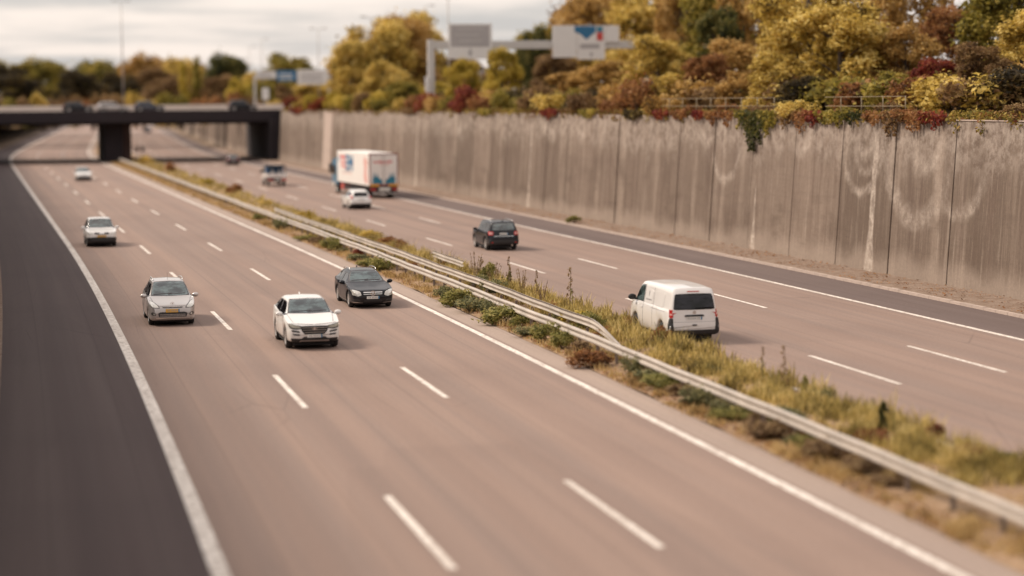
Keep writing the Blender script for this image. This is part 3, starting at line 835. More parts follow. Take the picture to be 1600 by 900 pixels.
    def plate(s, face, z, mat='plate', w=.26, h=.055, euro=True, y=0.0):
        p = s.patch('licence_plate', [(y - w, z - h), (y + w, z - h), (y + w, z + h), (y - w, z + h)], face, M[mat], lift=.018, sm=0, res=.09, thick=.03)
        if p is None: return
        x = y - w * .8 if face == 'front' else y - w * .8
        for i in range(7):                       # worn, unreadable characters
            xx = y - w * .72 + i * w * .225 + (.03 if i > 1 else 0)
            s.patch('plate_character', [(xx, z - h * .55), (xx + .030, z - h * .55), (xx + .030, z + h * .55), (xx, z + h * .55)], face, M['greyink'], lift=.021, sm=0, n=2, thick=.004, parent=p, res=.03)
        if euro:
            e = (w - .045) if face == 'front' else -w
            s.patch('plate_band', [(y + e, z - h), (y + e + .045, z - h), (y + e + .045, z + h), (y + e, z + h)], face, M['signblue'], lift=.0205, sm=0, n=2, thick=.004, parent=p)
    def bars(s, face, y0, y1, zs, th, mat, name='grille_bar', lift=.02):
        for z in zs: s.patch(name, [(y0, z - th), (y1, z - th), (y1, z + th), (y0, z + th)], face, mat, lift=lift, sm=0, n=2, thick=.02, res=.08)
    def roof_rails(s, mat=None):
        for sd in (1, -1):
            mb = MB(); pts = []
            for x in np.linspace(s.xrt + .12, s.xwt - .12, 9):
                e = 0.0 if x in (s.xrt + .12, s.xwt - .12) else .045
                pts.append((x, sd * s.f(s.fwr, x) * .90, s.f(s.fzt, x) - .015 + e))
            mb.tube(pts, [.018] * 9, 6); mb.build('roof_rail', mat or M['chrome'], s.root, smooth=True)
    def antenna(s, x=None, y=0.0, hgt=.16):
        x = x if x is not None else s.xrt + .25; z = s.f(s.fzt, x)
        mb = MB(); mb.prism([(x - .10, z - .02), (x + .06, z - .02), (x - .07, z + .07), (x - .10, z + .06)], 'xz', y - .02, y + .02); mb.build('antenna', s.paintm, s.root)
    def wiper(s):
        x = s.xcowl; yb = s.f(s.fwr, x); z = s.f(s.fzt, x) + .045
        s.patch('wiper', [(-yb * .8, z), (yb * .1, z + .04), (yb * .1, z + .055), (-yb * .8, z + .02)], 'front', M['ink'], lift=.014, sm=0, n=2)
        s.patch('wiper', [(-yb * .1, z + .0), (yb * .75, z + .025), (yb * .75, z + .045), (-yb * .1, z + .02)], 'front', M['ink'], lift=.016, sm=0, n=2)
    def place(s, x, Y, toward, rz=None, z=0.0):
        a = rz if rz is not None else (head(x - float(curve(Y)), Y) + (math.pi if toward else 0))
        s.root.location = (x, Y, z); s.root.rotation_euler = (0, 0, a)
    def ring(s, name, y, z, ro, ri, face, mat, lift=.025, squash=1.0, parent=None):
        hx = None
        o, d = ((6, y, z), (-1, 0, 0)) if face == 'front' else ((-6, y, z), (1, 0, 0))
        hit, nr, _, _ = s.bvh.ray_cast(Vector(o), Vector(d)); sg = 1 if face == 'front' else -1
        xx = hit.x + sg * lift; mb = MB(); K = 20; vs = []
        for q in range(K):
            t = 2 * math.pi * q / K
            for r_ in (ro, ri): vs += [(xx, y + r_ * math.cos(t), z + r_ * squash * math.sin(t)), (xx - sg * .03, y + r_ * math.cos(t), z + r_ * squash * math.sin(t))]
        fs = []
        for q in range(K):
            a, b = q * 4, ((q + 1) % K) * 4
            fs += [(a, a + 2, b + 2, b), (a, b, b + 1, a + 1), (a + 2, a + 3, b + 3, b + 2)]
        mb.add(vs, fs); return mb, xx, sg
    def emblem(s, kind, y, z, r, face='front', mat=None):
        sq = .62 if kind == 'oval' else 1.0
        mb, xx, sg = s.ring('emblem', y, z, r, r * .84, face, mat, squash=sq)
        def bar(p, q, t=.10):
            p = np.array(p) * r; q = np.array(q) * r; d = q - p; nn = np.array([-d[1], d[0]]) / np.linalg.norm(d) * t * r
            pts = [p + nn, p - nn, q - nn, q + nn]
            mb.add([(xx + sg * .002, y + a, z + b) for a, b in pts] + [(xx - sg * .02, y + a, z + b) for a, b in pts], [(0, 1, 2, 3), (7, 6, 5, 4)] + [(i, (i + 1) % 4, (i + 1) % 4 + 4, i + 4) for i in range(4)])
        if kind == 'star':
            for t in (90, 210, 330): bar((0, 0), (.88 * math.cos(R(t)), .88 * math.sin(R(t))))
        if kind == 'oval':
            bar((-.30, -.42), (-.12, .42), .12); bar((.12, -.42), (.30, .42), .12); bar((-.2, -.05), (.2, .05), .08)
        if kind == 'vw':
            bar((-.35, .75), (0, .08)); bar((.35, .75), (0, .08)); bar((-.72, .35), (-.35, -.72)); bar((-.35, -.72), (0, .02)); bar((0, .02), (.35, -.72)); bar((.35, -.72), (.72, .35))
        if kind == 'beast':
            bar((-.3, -.6), (.1, .5), .2); bar((.1, .5), (.4, .3), .16); bar((-.1, 0), (.5, -.1), .12); bar((.1, -.2), (.3, -.7), .12)
        mb.build('emblem', mat or M['chrome'], s.root)

CARS = {}
# ---- white SUV coming towards the camera
c = Car('suv', 'white SUV with dark barred grille driving in the middle lane toward the camera', 'SUV', M['wht'], L=4.48, W=1.88, H=1.66, axf=1.36, axr=-1.31, rw=.37, zlead=.93, xcowl=1.08, zcowl=1.15, xwt=.22, xrt=-1.70, zrt=1.56, xtail=-2.08, ztail=1.08, belt=(1.00, 1.16), wroof=.70, sill=.27, tyre_w=.24)
c.windscreen(); c.wiper(); c.side_window(-.30, 1.0, .02, .0); c.side_window(-1.20, -.38, .05, .02); c.side_window(-1.80, -1.28, .12, .02)
c.rear_window(1.16, 1.48, .58, .50)
c.patch('bumper_trim', [(-.78, .27), (.78, .27), (.82, .42), (.45, .40), (.36, .47), (-.36, .47), (-.45, .40), (-.82, .42)], 'front', M['black'], sm=1)
c.patch('skid_plate', [(-.52, .29), (.52, .29), (.50, .345), (-.50, .345)], 'front', M['chrome'], lift=.012, sm=0)
c.patch('grille', [(-.48, .80), (-.44, .66), (-.34, .545), (.34, .545), (.44, .66), (.48, .80), (.44, .825), (-.44, .825)], 'front', M['under'], sm=.6)
c.bars('front', -.45, .45, [.765], .006, M['galv']); c.bars('front', -.41, .41, [.69], .006, M['galv']); c.bars('front', -.36, .36, [.61], .006, M['galv'])
c.mirror('headlight', [(.46, .765), (.62, .745), (.82, .79), (.87, .90), (.76, .875), (.60, .84), (.48, .82)], 'front', M['lensdark'], lift=.012, sm=.5)
c.mirror('headlight_housing', [(.43, .74), (.64, .71), (.84, .755), (.88, .92), (.76, .89), (.46, .835)], 'front', M['black'], lift=.005, sm=.5)
c.mirror('fog_light', [(.50, .60), (.76, .64), (.80, .70), (.74, .70), (.52, .66)], 'front', M['black'], lift=.006, sm=1)
c.mirror('fog_light', [(.50, .50), (.72, .52), (.76, .58), (.70, .575), (.50, .555)], 'front', M['black'], lift=.006, sm=1)
c.patch('bonnet_edge', [(-.78, .905), (0, .865), (.78, .905), (.78, .916), (0, .876), (-.78, .916)], 'front', M['ink'], lift=.003, sm=0)
c.plate('front', .49, 'plate'); c.emblem('oval', 0, .735, .085)
c.mirrors(.82, 1.14); c.handles([-.28, -1.12], .99); c.seam(-.34, .38, 1.06); c.seam(.98, .45, .98); c.seam(-1.22, .72, 1.08)
for sd in ('left', 'right'): c.patch('sill_trim', [(-.92, .24), (.94, .24), (.94, .36), (-.92, .36)], sd, M['black'], sm=0, res=.12)
c.mirror('tail_light', [(.50, .98), (.84, 1.0), (.84, 1.10), (.55, 1.07)], 'rear', M['red'], sm=1)
c.antenna(-1.45, 0); c.place(7.60, 71.5, True); CARS['suv'] = c

# ---- dark estate car in the fast lane
c = Car('estate_car', 'black estate car with star emblem and pale headlights in the lane beside the median', 'car', M['greyp'], L=4.70, W=1.84, H=1.46, axf=1.48, axr=-1.36, rw=.335, zlead=.78, xcowl=.92, zcowl=.98, xwt=.10, xrt=-1.75, zrt=1.38, xtail=-2.20, ztail=1.0, belt=(.86, .99), wroof=.66, sill=.20)
c.windscreen(); c.wiper(); c.side_window(-.32, .86, .02); c.side_window(-1.18, -.40, .04, .02); c.side_window(-1.85, -1.26, .14, .02); c.rear_window(1.04, 1.30, .55, .46)
c.patch('grille', [(-.42, .70), (-.36, .52), (.36, .52), (.42, .70), (.30, .735), (-.30, .735)], 'front', M['black'], sm=1)
c.bars('front', -.39, .39, [.665, .595], .011, M['chrome'])
c.mirror('headlight', [(.46, .55), (.62, .51), (.84, .57), (.87, .77), (.72, .76), (.52, .70)], 'front', M['lens'], lift=.010, sm=1)
c.patch('bumper_intake', [(-.40, .26), (.40, .26), (.36, .36), (-.36, .36)], 'front', M['black'], sm=1)
c.mirror('bumper_intake', [(.46, .26), (.80, .30), (.82, .42), (.56, .38)], 'front', M['black'], sm=1)
c.mirror('bumper_trim', [(.42, .235), (.82, .275), (.83, .295), (.42, .255)], 'front', M['chrome'], lift=.012, sm=0)
c.mirror('headlight_housing', [(.43, .535), (.62, .49), (.85, .55), (.86, .79), (.70, .785), (.49, .715)], 'front', M['under'], lift=.004, sm=.6)
c.plate('front', .455, 'plate'); c.emblem('star', 0, .63, .10)
c.mirrors(.70, .98); c.handles([-.30, -1.10], .84); c.seam(-.36, .32, .92); c.seam(1.02, .36, .86); c.seam(-1.10, .5, .93)
for sd in ('left', 'right'): c.patch('sill_trim', [(-.9, .22), (1.05, .22), (1.05, .25), (-.9, .25)], sd, M['chrome'], sm=0, res=.12)
c.mirror('tail_light', [(.50, .84), (.84, .84), (.84, .96), (.55, .94)], 'rear', M['red'], sm=1)
c.roof_rails(M['chrome']); c.antenna(-1.5, 0); c.place(11.50, 85.05, True); CARS['merc'] = c

# ---- silver people carrier
c = Car('people_carrier', 'silver people carrier with yellow number plate beside the left edge line', 'car', M['silver'], L=4.50, W=1.80, H=1.63, axf=1.38, axr=-1.34, rw=.335, zlead=.86, xcowl=1.18, zcowl=1.07, xwt=.28, xrt=-1.75, zrt=1.55, xtail=-2.12, ztail=1.05, belt=(.96, 1.06), wroof=.70, sill=.21, wcowl=.88)
c.windscreen(); c.wiper(); c.side_window(-.28, 1.02, .02); c.side_window(-1.15, -.36, .03, .02); c.side_window(-1.80, -1.23, .1, .02); c.rear_window(1.1, 1.47, .56, .50)
c.patch('grille', [(-.36, .70), (.36, .70), (.40, .745), (.2, .735), (-.2, .735), (-.40, .745)], 'front', M['black'], sm=1)
c.patch('bumper_intake', [(-.52, .36), (.52, .36), (.56, .50), (.46, .55), (-.46, .55), (-.56, .50)], 'front', M['black'], sm=1)
c.bars('front', -.48, .48, [.40, .455], .009, M['silver'], lift=.012)
c.mirror('headlight_housing', [(.47, .695), (.70, .70), (.85, .78), (.84, .96), (.70, .92), (.52, .80)], 'front', M['ink'], lift=.004, sm=.6)
c.mirror('headlight', [(.51, .715), (.70, .72), (.845, .80), (.83, .95), (.71, .90), (.56, .795)], 'front', M['lens'], lift=.010, sm=.6)
c.patch('bonnet_edge', [(-.50, .765), (.50, .765), (.50, .777), (-.50, .777)], 'front', M['ink'], lift=.003, sm=0)
c.mirror('fog_light', [(.62, .42), (.80, .44), (.80, .56), (.64, .53)], 'front', M['black'], lift=.007, sm=1)
c.mirror('fog_light_lens', [(.66, .445), (.74, .45), (.74, .52), (.66, .515)], 'front', M['lens'], lift=.013, sm=1)
c.patch('bumper_trim', [(-.62, .30), (.62, .30), (.66, .335), (-.66, .335)], 'front', M['chrome'], lift=.01, sm=0)
c.plate('front', .60, 'plateY', w=.26, h=.062); c.emblem('beast', 0, .845, .075)
c.mirrors(.90, 1.07); c.handles([-.25, -1.08], .92); c.seam(-.32, .34, 1.0); c.seam(1.02, .36, .98); c.seam(-1.12, .52, 1.02)
c.mirror('tail_light', [(.62, .90), (.84, .90), (.80, 1.15), (.70, 1.15)], 'rear', M['red'], sm=1)
c.roof_rails(M['rim']); 
mb = MB(); mb.tube([(-.0, .0, 1.62), (-.18, 0, 1.86)], [.006, .003], 5); mb.build('antenna', M['black'], c.root)
c.place(3.18, 80.45, True); CARS['mpv'] = c

# ---- older white off-roader with dark lower half
c = Car('off_road_car', 'older white car with dark lower bumper and yellow plate, behind the silver people carrier', 'car', M['wht2'], L=4.30, W=1.82, H=1.66, axf=1.28, axr=-1.22, rw=.35, zlead=.96, xcowl=.90, zcowl=1.10, xwt=.30, xrt=-1.75, zrt=1.58, xtail=-2.02, ztail=1.05, belt=(1.0, 1.08), wroof=.74, sill=.25, lower=(.50, M['black']))
c.windscreen(); c.side_window(-.25, .84, .02); c.side_window(-1.10, -.34, .03, .02); c.side_window(-1.75, -1.18, .1, .02); c.rear_window(1.12, 1.5, .58, .52)
c.patch('bumper', [(-.84, .27), (.84, .27), (.86, .58), (.4, .60), (-.4, .60), (-.86, .58)], 'front', M['black'], sm=1, lift=.02)
c.patch('grille', [(-.40, .76), (.40, .76), (.44, .88), (.2, .86), (-.2, .86), (-.44, .88)], 'front', M['black'], sm=1)
c.bars('front', -.14, .14, [.82], .03, M['chrome'])
c.mirror('headlight', [(.52, .76), (.80, .78), (.84, .90), (.54, .88)], 'front', M['lens'], lift=.008, sm=2)
c.plate('front', .66, 'plateY', h=.06, euro=False); c.mirrors(.72, 1.10); c.seam(-.30, .34, 1.0); c.seam(.88, .36, .98)
c.mirror('tail_light', [(.66, .80), (.84, .80), (.82, 1.02), (.68, 1.02)], 'rear', M['red'], sm=1)
c.place(.98, 125.5, True); CARS['offroad'] = c

# ---- white hatch at the far left
c = Car('hatchback', 'white hatchback far back in the leftmost lane, coming out from under the bridge', 'car', M['wht'], L=4.1, W=1.76, H=1.48, axf=1.25, axr=-1.22, rw=.31, zlead=.78, xcowl=.95, zcowl=.98, xwt=.2, xrt=-1.6, xtail=-1.95, ztail=.98, belt=(.88, .98))
c.windscreen(); c.side_window(-.25, .9, .02); c.side_window(-1.2, -.34, .05, .02); c.rear_window(1.02, 1.34, .52, .46)
c.patch('bumper', [(-.8, .24), (.8, .24), (.82, .46), (-.82, .46)], 'front', M['black'], sm=1, lift=.012)
c.patch('grille', [(-.40, .60), (.40, .60), (.42, .68), (-.42, .68)], 'front', M['black'], sm=1)
c.mirror('headlight', [(.50, .60), (.80, .64), (.80, .76), (.54, .70)], 'front', M['lens'], lift=.008, sm=2); c.plate('front', .52, 'plate'); c.mirrors(.70, .98)
c.place(.15, 234.5, True); CARS['cut'] = c

# ---- dark compact SUV driving away
c = Car('suv', 'black compact SUV with roof rails driving away in the middle of the right carriageway', 'SUV', M['blackp'], L=4.24, W=1.86, H=1.69, axf=1.28, axr=-1.29, rw=.36, zlead=1.02, xcowl=.88, zcowl=1.12, xwt=.35, xrt=-1.82, zrt=1.64, xtail=-2.04, ztail=1.08, belt=(1.05, 1.12), wroof=.76, sill=.28, tyre_w=.23, sq=.6)
c.windscreen(); c.side_window(-.22, .84, .02); c.side_window(-1.10, -.30, .03, .02); c.side_window(-1.70, -1.18, .08, .02)
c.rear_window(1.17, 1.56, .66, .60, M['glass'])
c.mirror('tail_light', [(.60, .88), (.87, .88), (.87, 1.10), (.60, 1.10)], 'rear', M['red'], lift=.012, sm=1)
c.mirror('tail_light_lens', [(.66, .93), (.82, .93), (.82, 1.05), (.66, 1.05)], 'rear', M['redpale'], lift=.020, sm=2)
c.patch('bumper', [(-.84, .34), (.84, .34), (.88, .62), (-.88, .62)], 'rear', M['black'], sm=1, lift=.02)
c.bars('rear', -.58, .58, [.83], .012, M['chrome'], 'tailgate_trim'); c.plate('rear', .955, 'plate', w=.24)
c.mirror('reflector', [(.62, .46), (.76, .46), (.76, .50), (.62, .50)], 'rear', M['red'], lift=.028, sm=0)
mb = MB(); mb.tube([(-2.06, -.45, .32), (-2.2, -.45, .31)], [.045, .045], 8); mb.build('exhaust_pipe', M['chrome'], c.root)
c.mirrors(.66, 1.12, M['blackp']); c.handles([-.20, -1.02], .98); c.seam(-.27, .42, 1.06); c.seam(.86, .46, 1.06); c.roof_rails(M['chrome']); c.antenna(-1.7)
for sd in ('left', 'right'): c.patch('sill_trim', [(-.86, .27), (.86, .27), (.86, .33), (-.86, .33)], sd, M['chrome'], sm=0, res=.12)
c.place(23.25, 115.0, False); CARS['jeep'] = c

# ---- white panel van
c = Car('panel_van', 'white panel van with wide tinted rear window passing the median grass', 'van', M['wht2'], L=4.90, W=1.90, H=1.97, axf=1.55, axr=-1.42, rw=.335, zlead=1.00, xcowl=1.78, zcowl=1.22, xwt=1.02, xrt=-2.22, zrt=1.93, xtail=-2.41, ztail=1.10, belt=(1.12, 1.15), wroof=.80, sill=.26, rimm='rimdark', wcowl=.90, tyre_w=.21, sq=1.0)
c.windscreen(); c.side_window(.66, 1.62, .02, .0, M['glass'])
c.rear_window(1.18, 1.72, .76, .68)
c.mirror('tail_light', [(.76, .90), (.885, .90), (.875, 1.18), (.77, 1.18)], 'rear', M['red'], lift=.012, sm=1)
c.mirror('tail_light_lens', [(.78, .985), (.875, .985), (.870, 1.055), (.78, 1.055)], 'rear', M['redpale'], lift=.018, sm=1)
c.mirror('bumper_corner', [(.74, .42), (.89, .42), (.885, .89), (.77, .89)], 'rear', M['black'], lift=.014, sm=1)
for sd in ('left', 'right'):
    c.patch('bumper_corner', [(-2.41, .42), (-2.24, .42), (-2.30, .66), (-2.33, .89), (-2.41, .89)], sd, M['black'], lift=.012, sm=1)
    c.patch('tail_light', [(-2.41, .90), (-2.30, .90), (-2.33, 1.18), (-2.41, 1.18)], sd, M['red'], lift=.012, sm=1)
    c.patch('sliding_door_rail', [(-1.9, 1.075), (-.35, 1.075), (-.35, 1.095), (-1.9, 1.095)], sd, M['greyink'], lift=.004, sm=0, res=.12)
    c.patch('side_panel', [(-1.62, 1.20), (-.58, 1.20), (-.58, 1.70), (-1.62, 1.70)], sd, M['wht2'], lift=.010, sm=1, res=.08)
    c.patch('side_panel', [(-.42, 1.20), (.50, 1.20), (.50, 1.70), (-.42, 1.70)], sd, M['wht2'], lift=.010, sm=1, res=.08)
c.patch('bumper', [(-.90, .30), (.90, .30), (.90, .47), (-.90, .47)], 'rear', M['black'], sm=1, lift=.03)
c.patch('plate_recess', [(-.36, .94), (.36, .94), (.33, 1.00), (-.33, 1.00)], 'rear', M['black'], sm=0, lift=.03)
c.plate('rear', .875, 'plate', w=.28); c.emblem('vw', 0, 1.09, .058, 'rear')
c.patch('tailgate_handle', [(-.09, .62), (.09, .62), (.09, .665), (-.09, .665)], 'rear', M['black'], sm=1, lift=.02)
c.patch('brake_light', [(-.22, 1.785), (.22, 1.785), (.22, 1.815), (-.22, 1.815)], 'rear', M['red'], sm=0, lift=.015)
c.patch('tailgate_seam', [(-.76, .745), (.76, .745), (.76, .757), (-.76, .757)], 'rear', M['greyink'], lift=.004, sm=0)
c.seam(.58, .40, 1.86); c.seam(-.50, .40, 1.80, .008); c.mirrors(1.46, 1.32, M['black'], 1.25); c.handles([.72], 1.02)
# small crest with a line of unreadable lettering on the side
for sd in ('left', 'right'):
    lab = c.patch('side_emblem', [(.02, 1.46), (.10, 1.44), (.12, 1.58), (.06, 1.68), (.0, 1.58)], sd, M['greyink'], lift=.013, sm=1)
    for i in range(9):
        x = -.28 + i * .075
        c.patch('lettering', [(x, 1.31), (x + .055, 1.31), (x + .055, 1.365), (x, 1.365)], sd, M['greyink'], lift=.013, sm=0, n=2, parent=lab)
for x in (-1.62,): pass
c.place(20.62, 69.95, False); CARS['van'] = c

# ---- white estate far away
c = Car('estate_car', 'white estate car with red corner lights just behind the lorry', 'car', M['wht'], L=4.60, W=1.82, H=1.54, axf=1.42, axr=-1.34, rw=.33, zlead=.84, xcowl=.92, zcowl=1.0, xwt=.15, xrt=-1.85, zrt=1.44, xtail=-2.15, ztail=.98, belt=(.90, 1.0), wroof=.68, sill=.25)
c.windscreen(); c.side_window(-.28, .84, .02); c.side_window(-1.15, -.36, .03, .02); c.side_window(-1.85, -1.23, .12, .02); c.rear_window(1.02, 1.36, .60, .52)
c.mirror('tail_light', [(.58, .86), (.86, .86), (.80, 1.05), (.74, 1.24), (.68, 1.24), (.68, 1.0)], 'rear', M['red'], lift=.012, sm=1)
c.patch('bumper', [(-.84, .28), (.84, .28), (.84, .48), (-.84, .48)], 'rear', M['black'], sm=1, lift=.02); c.plate('rear', .78, 'plate'); c.mirrors(.70, 1.0); c.handles([-.25, -1.05], .88); c.seam(-.32, .36, .96)
c.place(21.55, 162.7, False); CARS['hatch'] = c

# ---- dark red car near the bridge
c = Car('hatchback', 'dark maroon car entering the shadow of the bridge', 'car', M['darkred'], L=4.2, W=1.80, H=1.50, axf=1.28, axr=-1.26, rw=.32, zlead=.80, xcowl=.92, zcowl=.98, xwt=.2, xrt=-1.65, xtail=-1.98, ztail=.98, belt=(.9, 1.0))
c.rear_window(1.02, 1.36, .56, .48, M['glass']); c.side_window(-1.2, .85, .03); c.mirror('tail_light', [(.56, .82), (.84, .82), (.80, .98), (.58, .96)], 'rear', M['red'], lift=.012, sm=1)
c.patch('bumper', [(-.8, .26), (.8, .26), (.8, .46), (-.8, .46)], 'rear', M['black'], sm=1, lift=.02); c.plate('rear', .70, 'plate'); c.mirrors(.7, .98)
c.place(20.5, 285.5, False); CARS['redcar'] = c

# ---- distant car beyond the bridge
c = Car('hatchback', 'tiny dark car far down the road beyond the bridge', 'car', M['navy'], L=4.6, W=2.0, H=1.75, axf=1.4, axr=-1.4, rw=.36, zlead=.9, xcowl=.95, zcowl=1.05, xwt=.2, xrt=-1.9, xtail=-2.18, ztail=1.1, belt=(1.0, 1.1))
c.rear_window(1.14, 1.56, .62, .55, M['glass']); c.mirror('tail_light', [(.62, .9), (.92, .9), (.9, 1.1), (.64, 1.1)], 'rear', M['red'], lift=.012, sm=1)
c.place(20.0, 625, False); CARS['far'] = c

# ---- traffic on the bridge, seen from the side
def bridge_car(label, paintm, px, Y=307.6, **kw):
    sp = dict(L=4.5, W=1.8, H=1.5, axf=1.35, axr=-1.33, rw=.33, zlead=.78, xcowl=.95, zcowl=.98, xwt=.15, xrt=-1.5, xtail=-2.05, ztail=1.0, belt=(.88, .98))
    sp.update(kw)
    c = Car('car', label, 'car', paintm, group='cars crossing the bridge', **sp)
    c.windscreen(); c.side_window(-.25, .88, .02); c.side_window(-1.15, -.33, .03, .02); c.side_window(-1.75, -1.22, .15, .02)
    c.rear_window(1.05, 1.36, .55, .48); c.mirrors(.7, .98)
    c.mirror('headlight', [(.50, .60), (.80, .64), (.80, .76), (.54, .70)], 'front', M['lens'], lift=.008, sm=1)
    c.mirror('tail_light', [(.56, .82), (.84, .82), (.80, .98), (.58, .96)], 'rear', M['red'], lift=.012, sm=1)
    p = at(px, 165, Y); c.place(float(p[0]), Y, False, rz=0.0, z=7.415); return c
bridge_car('dark car on the bridge above the central pier, last in the queue', M['blackp'], 122)
bridge_car('silver car on the bridge between two dark cars', M['silver'], 176, L=4.9, xrt=-1.7, xtail=-2.25)
bridge_car('black rounded car on the bridge, right behind it a clear gap of road', M['navy'], 233, H=1.55)
bridge_car('dark car on the bridge nearest the wall end', M['greyp'], 379, L=4.3, H=1.6)

# ---- lorry with a white box
def lorry():
    root = empty('lorry', (0, 0, 0)); tag(root, 'white box lorry with blue cab and red and blue lettering in the slow lane', 'lorry')
    W = 2.62; hw = W / 2; L = 15.6
    # x: 0 at the rear of the box, forward positive
    BX = 13.2; KX = 13.2 / 7.5; zb, zt = 1.12, 3.98
    mb = MB(); mb.box(0, BX, -hw, hw, zb, zt, .04); box = mb.build('cargo_box', M['boxwhite'], root)
    mb = MB()
    for (y0, y1, z0, z1) in ((-hw - .012, -hw + .09, zb - .02, zt + .02), (hw - .09, hw + .012, zb - .02, zt + .02), (-hw + .09, hw - .09, zt - .10, zt + .02), (-hw + .09, hw - .09, zb - .02, zb + .16)): mb.box(-.05, .06, y0, y1, z0, z1, .012)
    mb.build('rear_frame', M['maroon'], box)
    for sd in (1, -1):
        mb = MB(); y0, y1 = sorted((sd * .012, sd * (hw - .10))); mb.box(-.035, -.002, y0, y1, zb + .17, zt - .11, .008); d = mb.build('rear_door', M['boxwhite'], box)
        mb = MB(); mb.tube([(-.06, sd * .12, zb + .2), (-.06, sd * .12, zt - .15)], [.016, .016], 6); mb.build('door_bar', M['rim'], d)
        # blue silhouettes printed low on each door
        mb = MB(); y = sd * (hw - .10)
        poly = [(.14, zb + .18), (1.02, zb + .18), (1.02, zb + .72), (.94, zb + .86), (.92, zb + 1.18), (.84, zb + 1.18), (.82, zb + .86), (.72, zb + .80), (.66, zb + .9), (.64, zb + 1.12), (.56, zb + 1.12), (.54, zb + .86), (.42, zb + .70), (.14, zb + .50)]
        mb.prism([(sd * a, b) for a, b in poly], 'yz', -.040, -.0355); mb.build('door_print', M['tealblue'], d)
    mb = MB()
    y = .92                                            # wordmark across both doors, too soft to read
    for i, wd in enumerate([.16, .13, .12, .17, .14, .10, .15, .13, .16, .12]):
        h = .14 if i not in (3, 8) else .20
        mb.box(-.046, -.040, y - wd, y, 3.15, 3.15 + h, .0); y -= wd + .035
    mb.build('wordmark', M['printred'], box)
    mb = MB(); mb.box(-.046, -.040, -.5, .4, 2.95, 3.02); mb.build('wordmark', M['printpink'], box)
    for sd in (1, -1):
        y0, y1 = sorted((sd * .42, sd * (hw - .05))); mb = MB(); mb.box(-.075, -.052, y0, y1, zb - .02, zb + .16, .01); mb.build('reflector_panel', M['amber'], root)
        y0, y1 = sorted((sd * .72, sd * (hw - .08))); mb = MB(); mb.box(-.06, .02, y0, y1, .72, .92, .02); mb.build('tail_light', M['red'], root)
    mb = MB(); mb.box(-.02, .20, -hw + .06, hw - .06, .60, 1.07, .02); mb.build('rear_bumper', M['black'], root)
    mb = MB(); mb.box(-.05, -.024, -.55, .45, .66, .98, .005); mb.build('licence_plate', M['plate'], root)
    mb = MB(); mb.box(-.02, .10, -1.0, 1.0, .40, .50, .02); mb.build('underrun_bar', M['rim'], root)
    mb = MB(); mb.box(.2, BX + 1.9, -.45, .45, .55, 1.09, .02); mb.box(.3, BX - .1, -hw + .25, hw - .25, 1.0, 1.11); mb.build('chassis', M['black'], root)
    # side marks on both flanks: big letters, too soft to read
    for sd in (1, -1):
        for (x0, x1, z0, z1, mt, nm) in ((6.95, 7.15, 3.0, 3.5, 'signblue', 'side_letter'), (5.85, 6.65, 2.72, 3.30, None, ''), (3.55, 4.05, 2.75, 3.2, 'printpink', 'side_letter')):
            if mt:
                mb = MB(); y0, y1 = sorted((sd * (hw + .001), sd * (hw + .005))); mb.box(x0 * KX, x1 * KX, y0, y1, z0, z1); mb.build(nm, M[mt], box)
        def letter(x, z, w_, h_, strokes, mt):
            x *= KX; w_ *= KX
            mb = MB(); y0, y1 = sorted((sd * (hw + .001), sd * (hw + .006)))
            for a, b, c_, d in strokes:
                xs = sorted((x - a * w_, x - c_ * w_)) if sd > 0 else sorted((x - w_ + a * w_, x - w_ + c_ * w_))
                mb.box(xs[0], xs[1], y0, y1, z + b * h_, z + d * h_)
            mb.build('side_letter', M[mt], box)
        E_ = [(0, 0, .3, 1), (.301, .8, 1, 1), (.301, .4, .9, .6), (.301, 0, 1, .2)]
        T_ = [(0, .8, 1, 1), (.36, 0, .64, .799)]
        B_ = [(0, 0, .3, 1), (.301, .8, .8, 1), (.301, .4, .8, .6), (.301, 0, .8, .2), (.801, .1, 1, .9)]
        N_ = [(0, 0, .3, 1), (.7, 0, 1, 1), (.301, .35, .699, .75)]
        letter(6.75, 2.45, .66, 1.15, T_, 'printred'); letter(6.02, 2.45, .60, 1.15, E_, 'printred'); letter(5.34, 2.25, .82, 1.45, B_, 'signblue'); letter(4.46, 2.25, .80, 1.45, N_, 'signblue')
        for k in range(3):
            mb = MB(); y0, y1 = sorted((sd * (hw + .001), sd * (hw + .005))); mb.box((4.0 + .2 * k) * KX, (6.3 - .3 * k) * KX, y0, y1, 1.95 + .16 * k, 2.02 + .16 * k); mb.build('side_lettering', M['tealblue'] if False else M['greyink'] if k == 1 else M['printpink'], box)
        mb = MB(); y0, y1 = sorted((sd * (hw + .001), sd * (hw + .005)))
        mb.prism([(a_ * KX, b_) for a_, b_ in [(.30, 1.35), (1.0, 1.35), (1.25, 1.9), (1.1, 2.6), (1.25, 3.3), (.9, 3.75), (.35, 3.3), (.55, 2.4)]], 'xz', y0, y1); mb.build('side_print', M['printpink'], box)
    # cab
    cx0, cx1 = BX + .10, BX + 2.6
    mb = MB(); mb.prism([(cx0, .78), (cx1 - .04, .55), (cx1, .75), (cx1, 1.55), (cx1 - .14, 2.75), (cx1 - .42, 3.15), (cx0, 3.38)], 'xz', -hw + .012, hw - .012)
    cab = mb.build('cab', M['truckblue'], root); bm = bmesh.new(); bm.from_mesh(cab.data); bmesh.ops.bevel(bm, geom=[e for e in bm.edges if e.calc_length() > .1], offset=.06, segments=3, affect='EDGES'); bm.to_mesh(cab.data); bm.free()
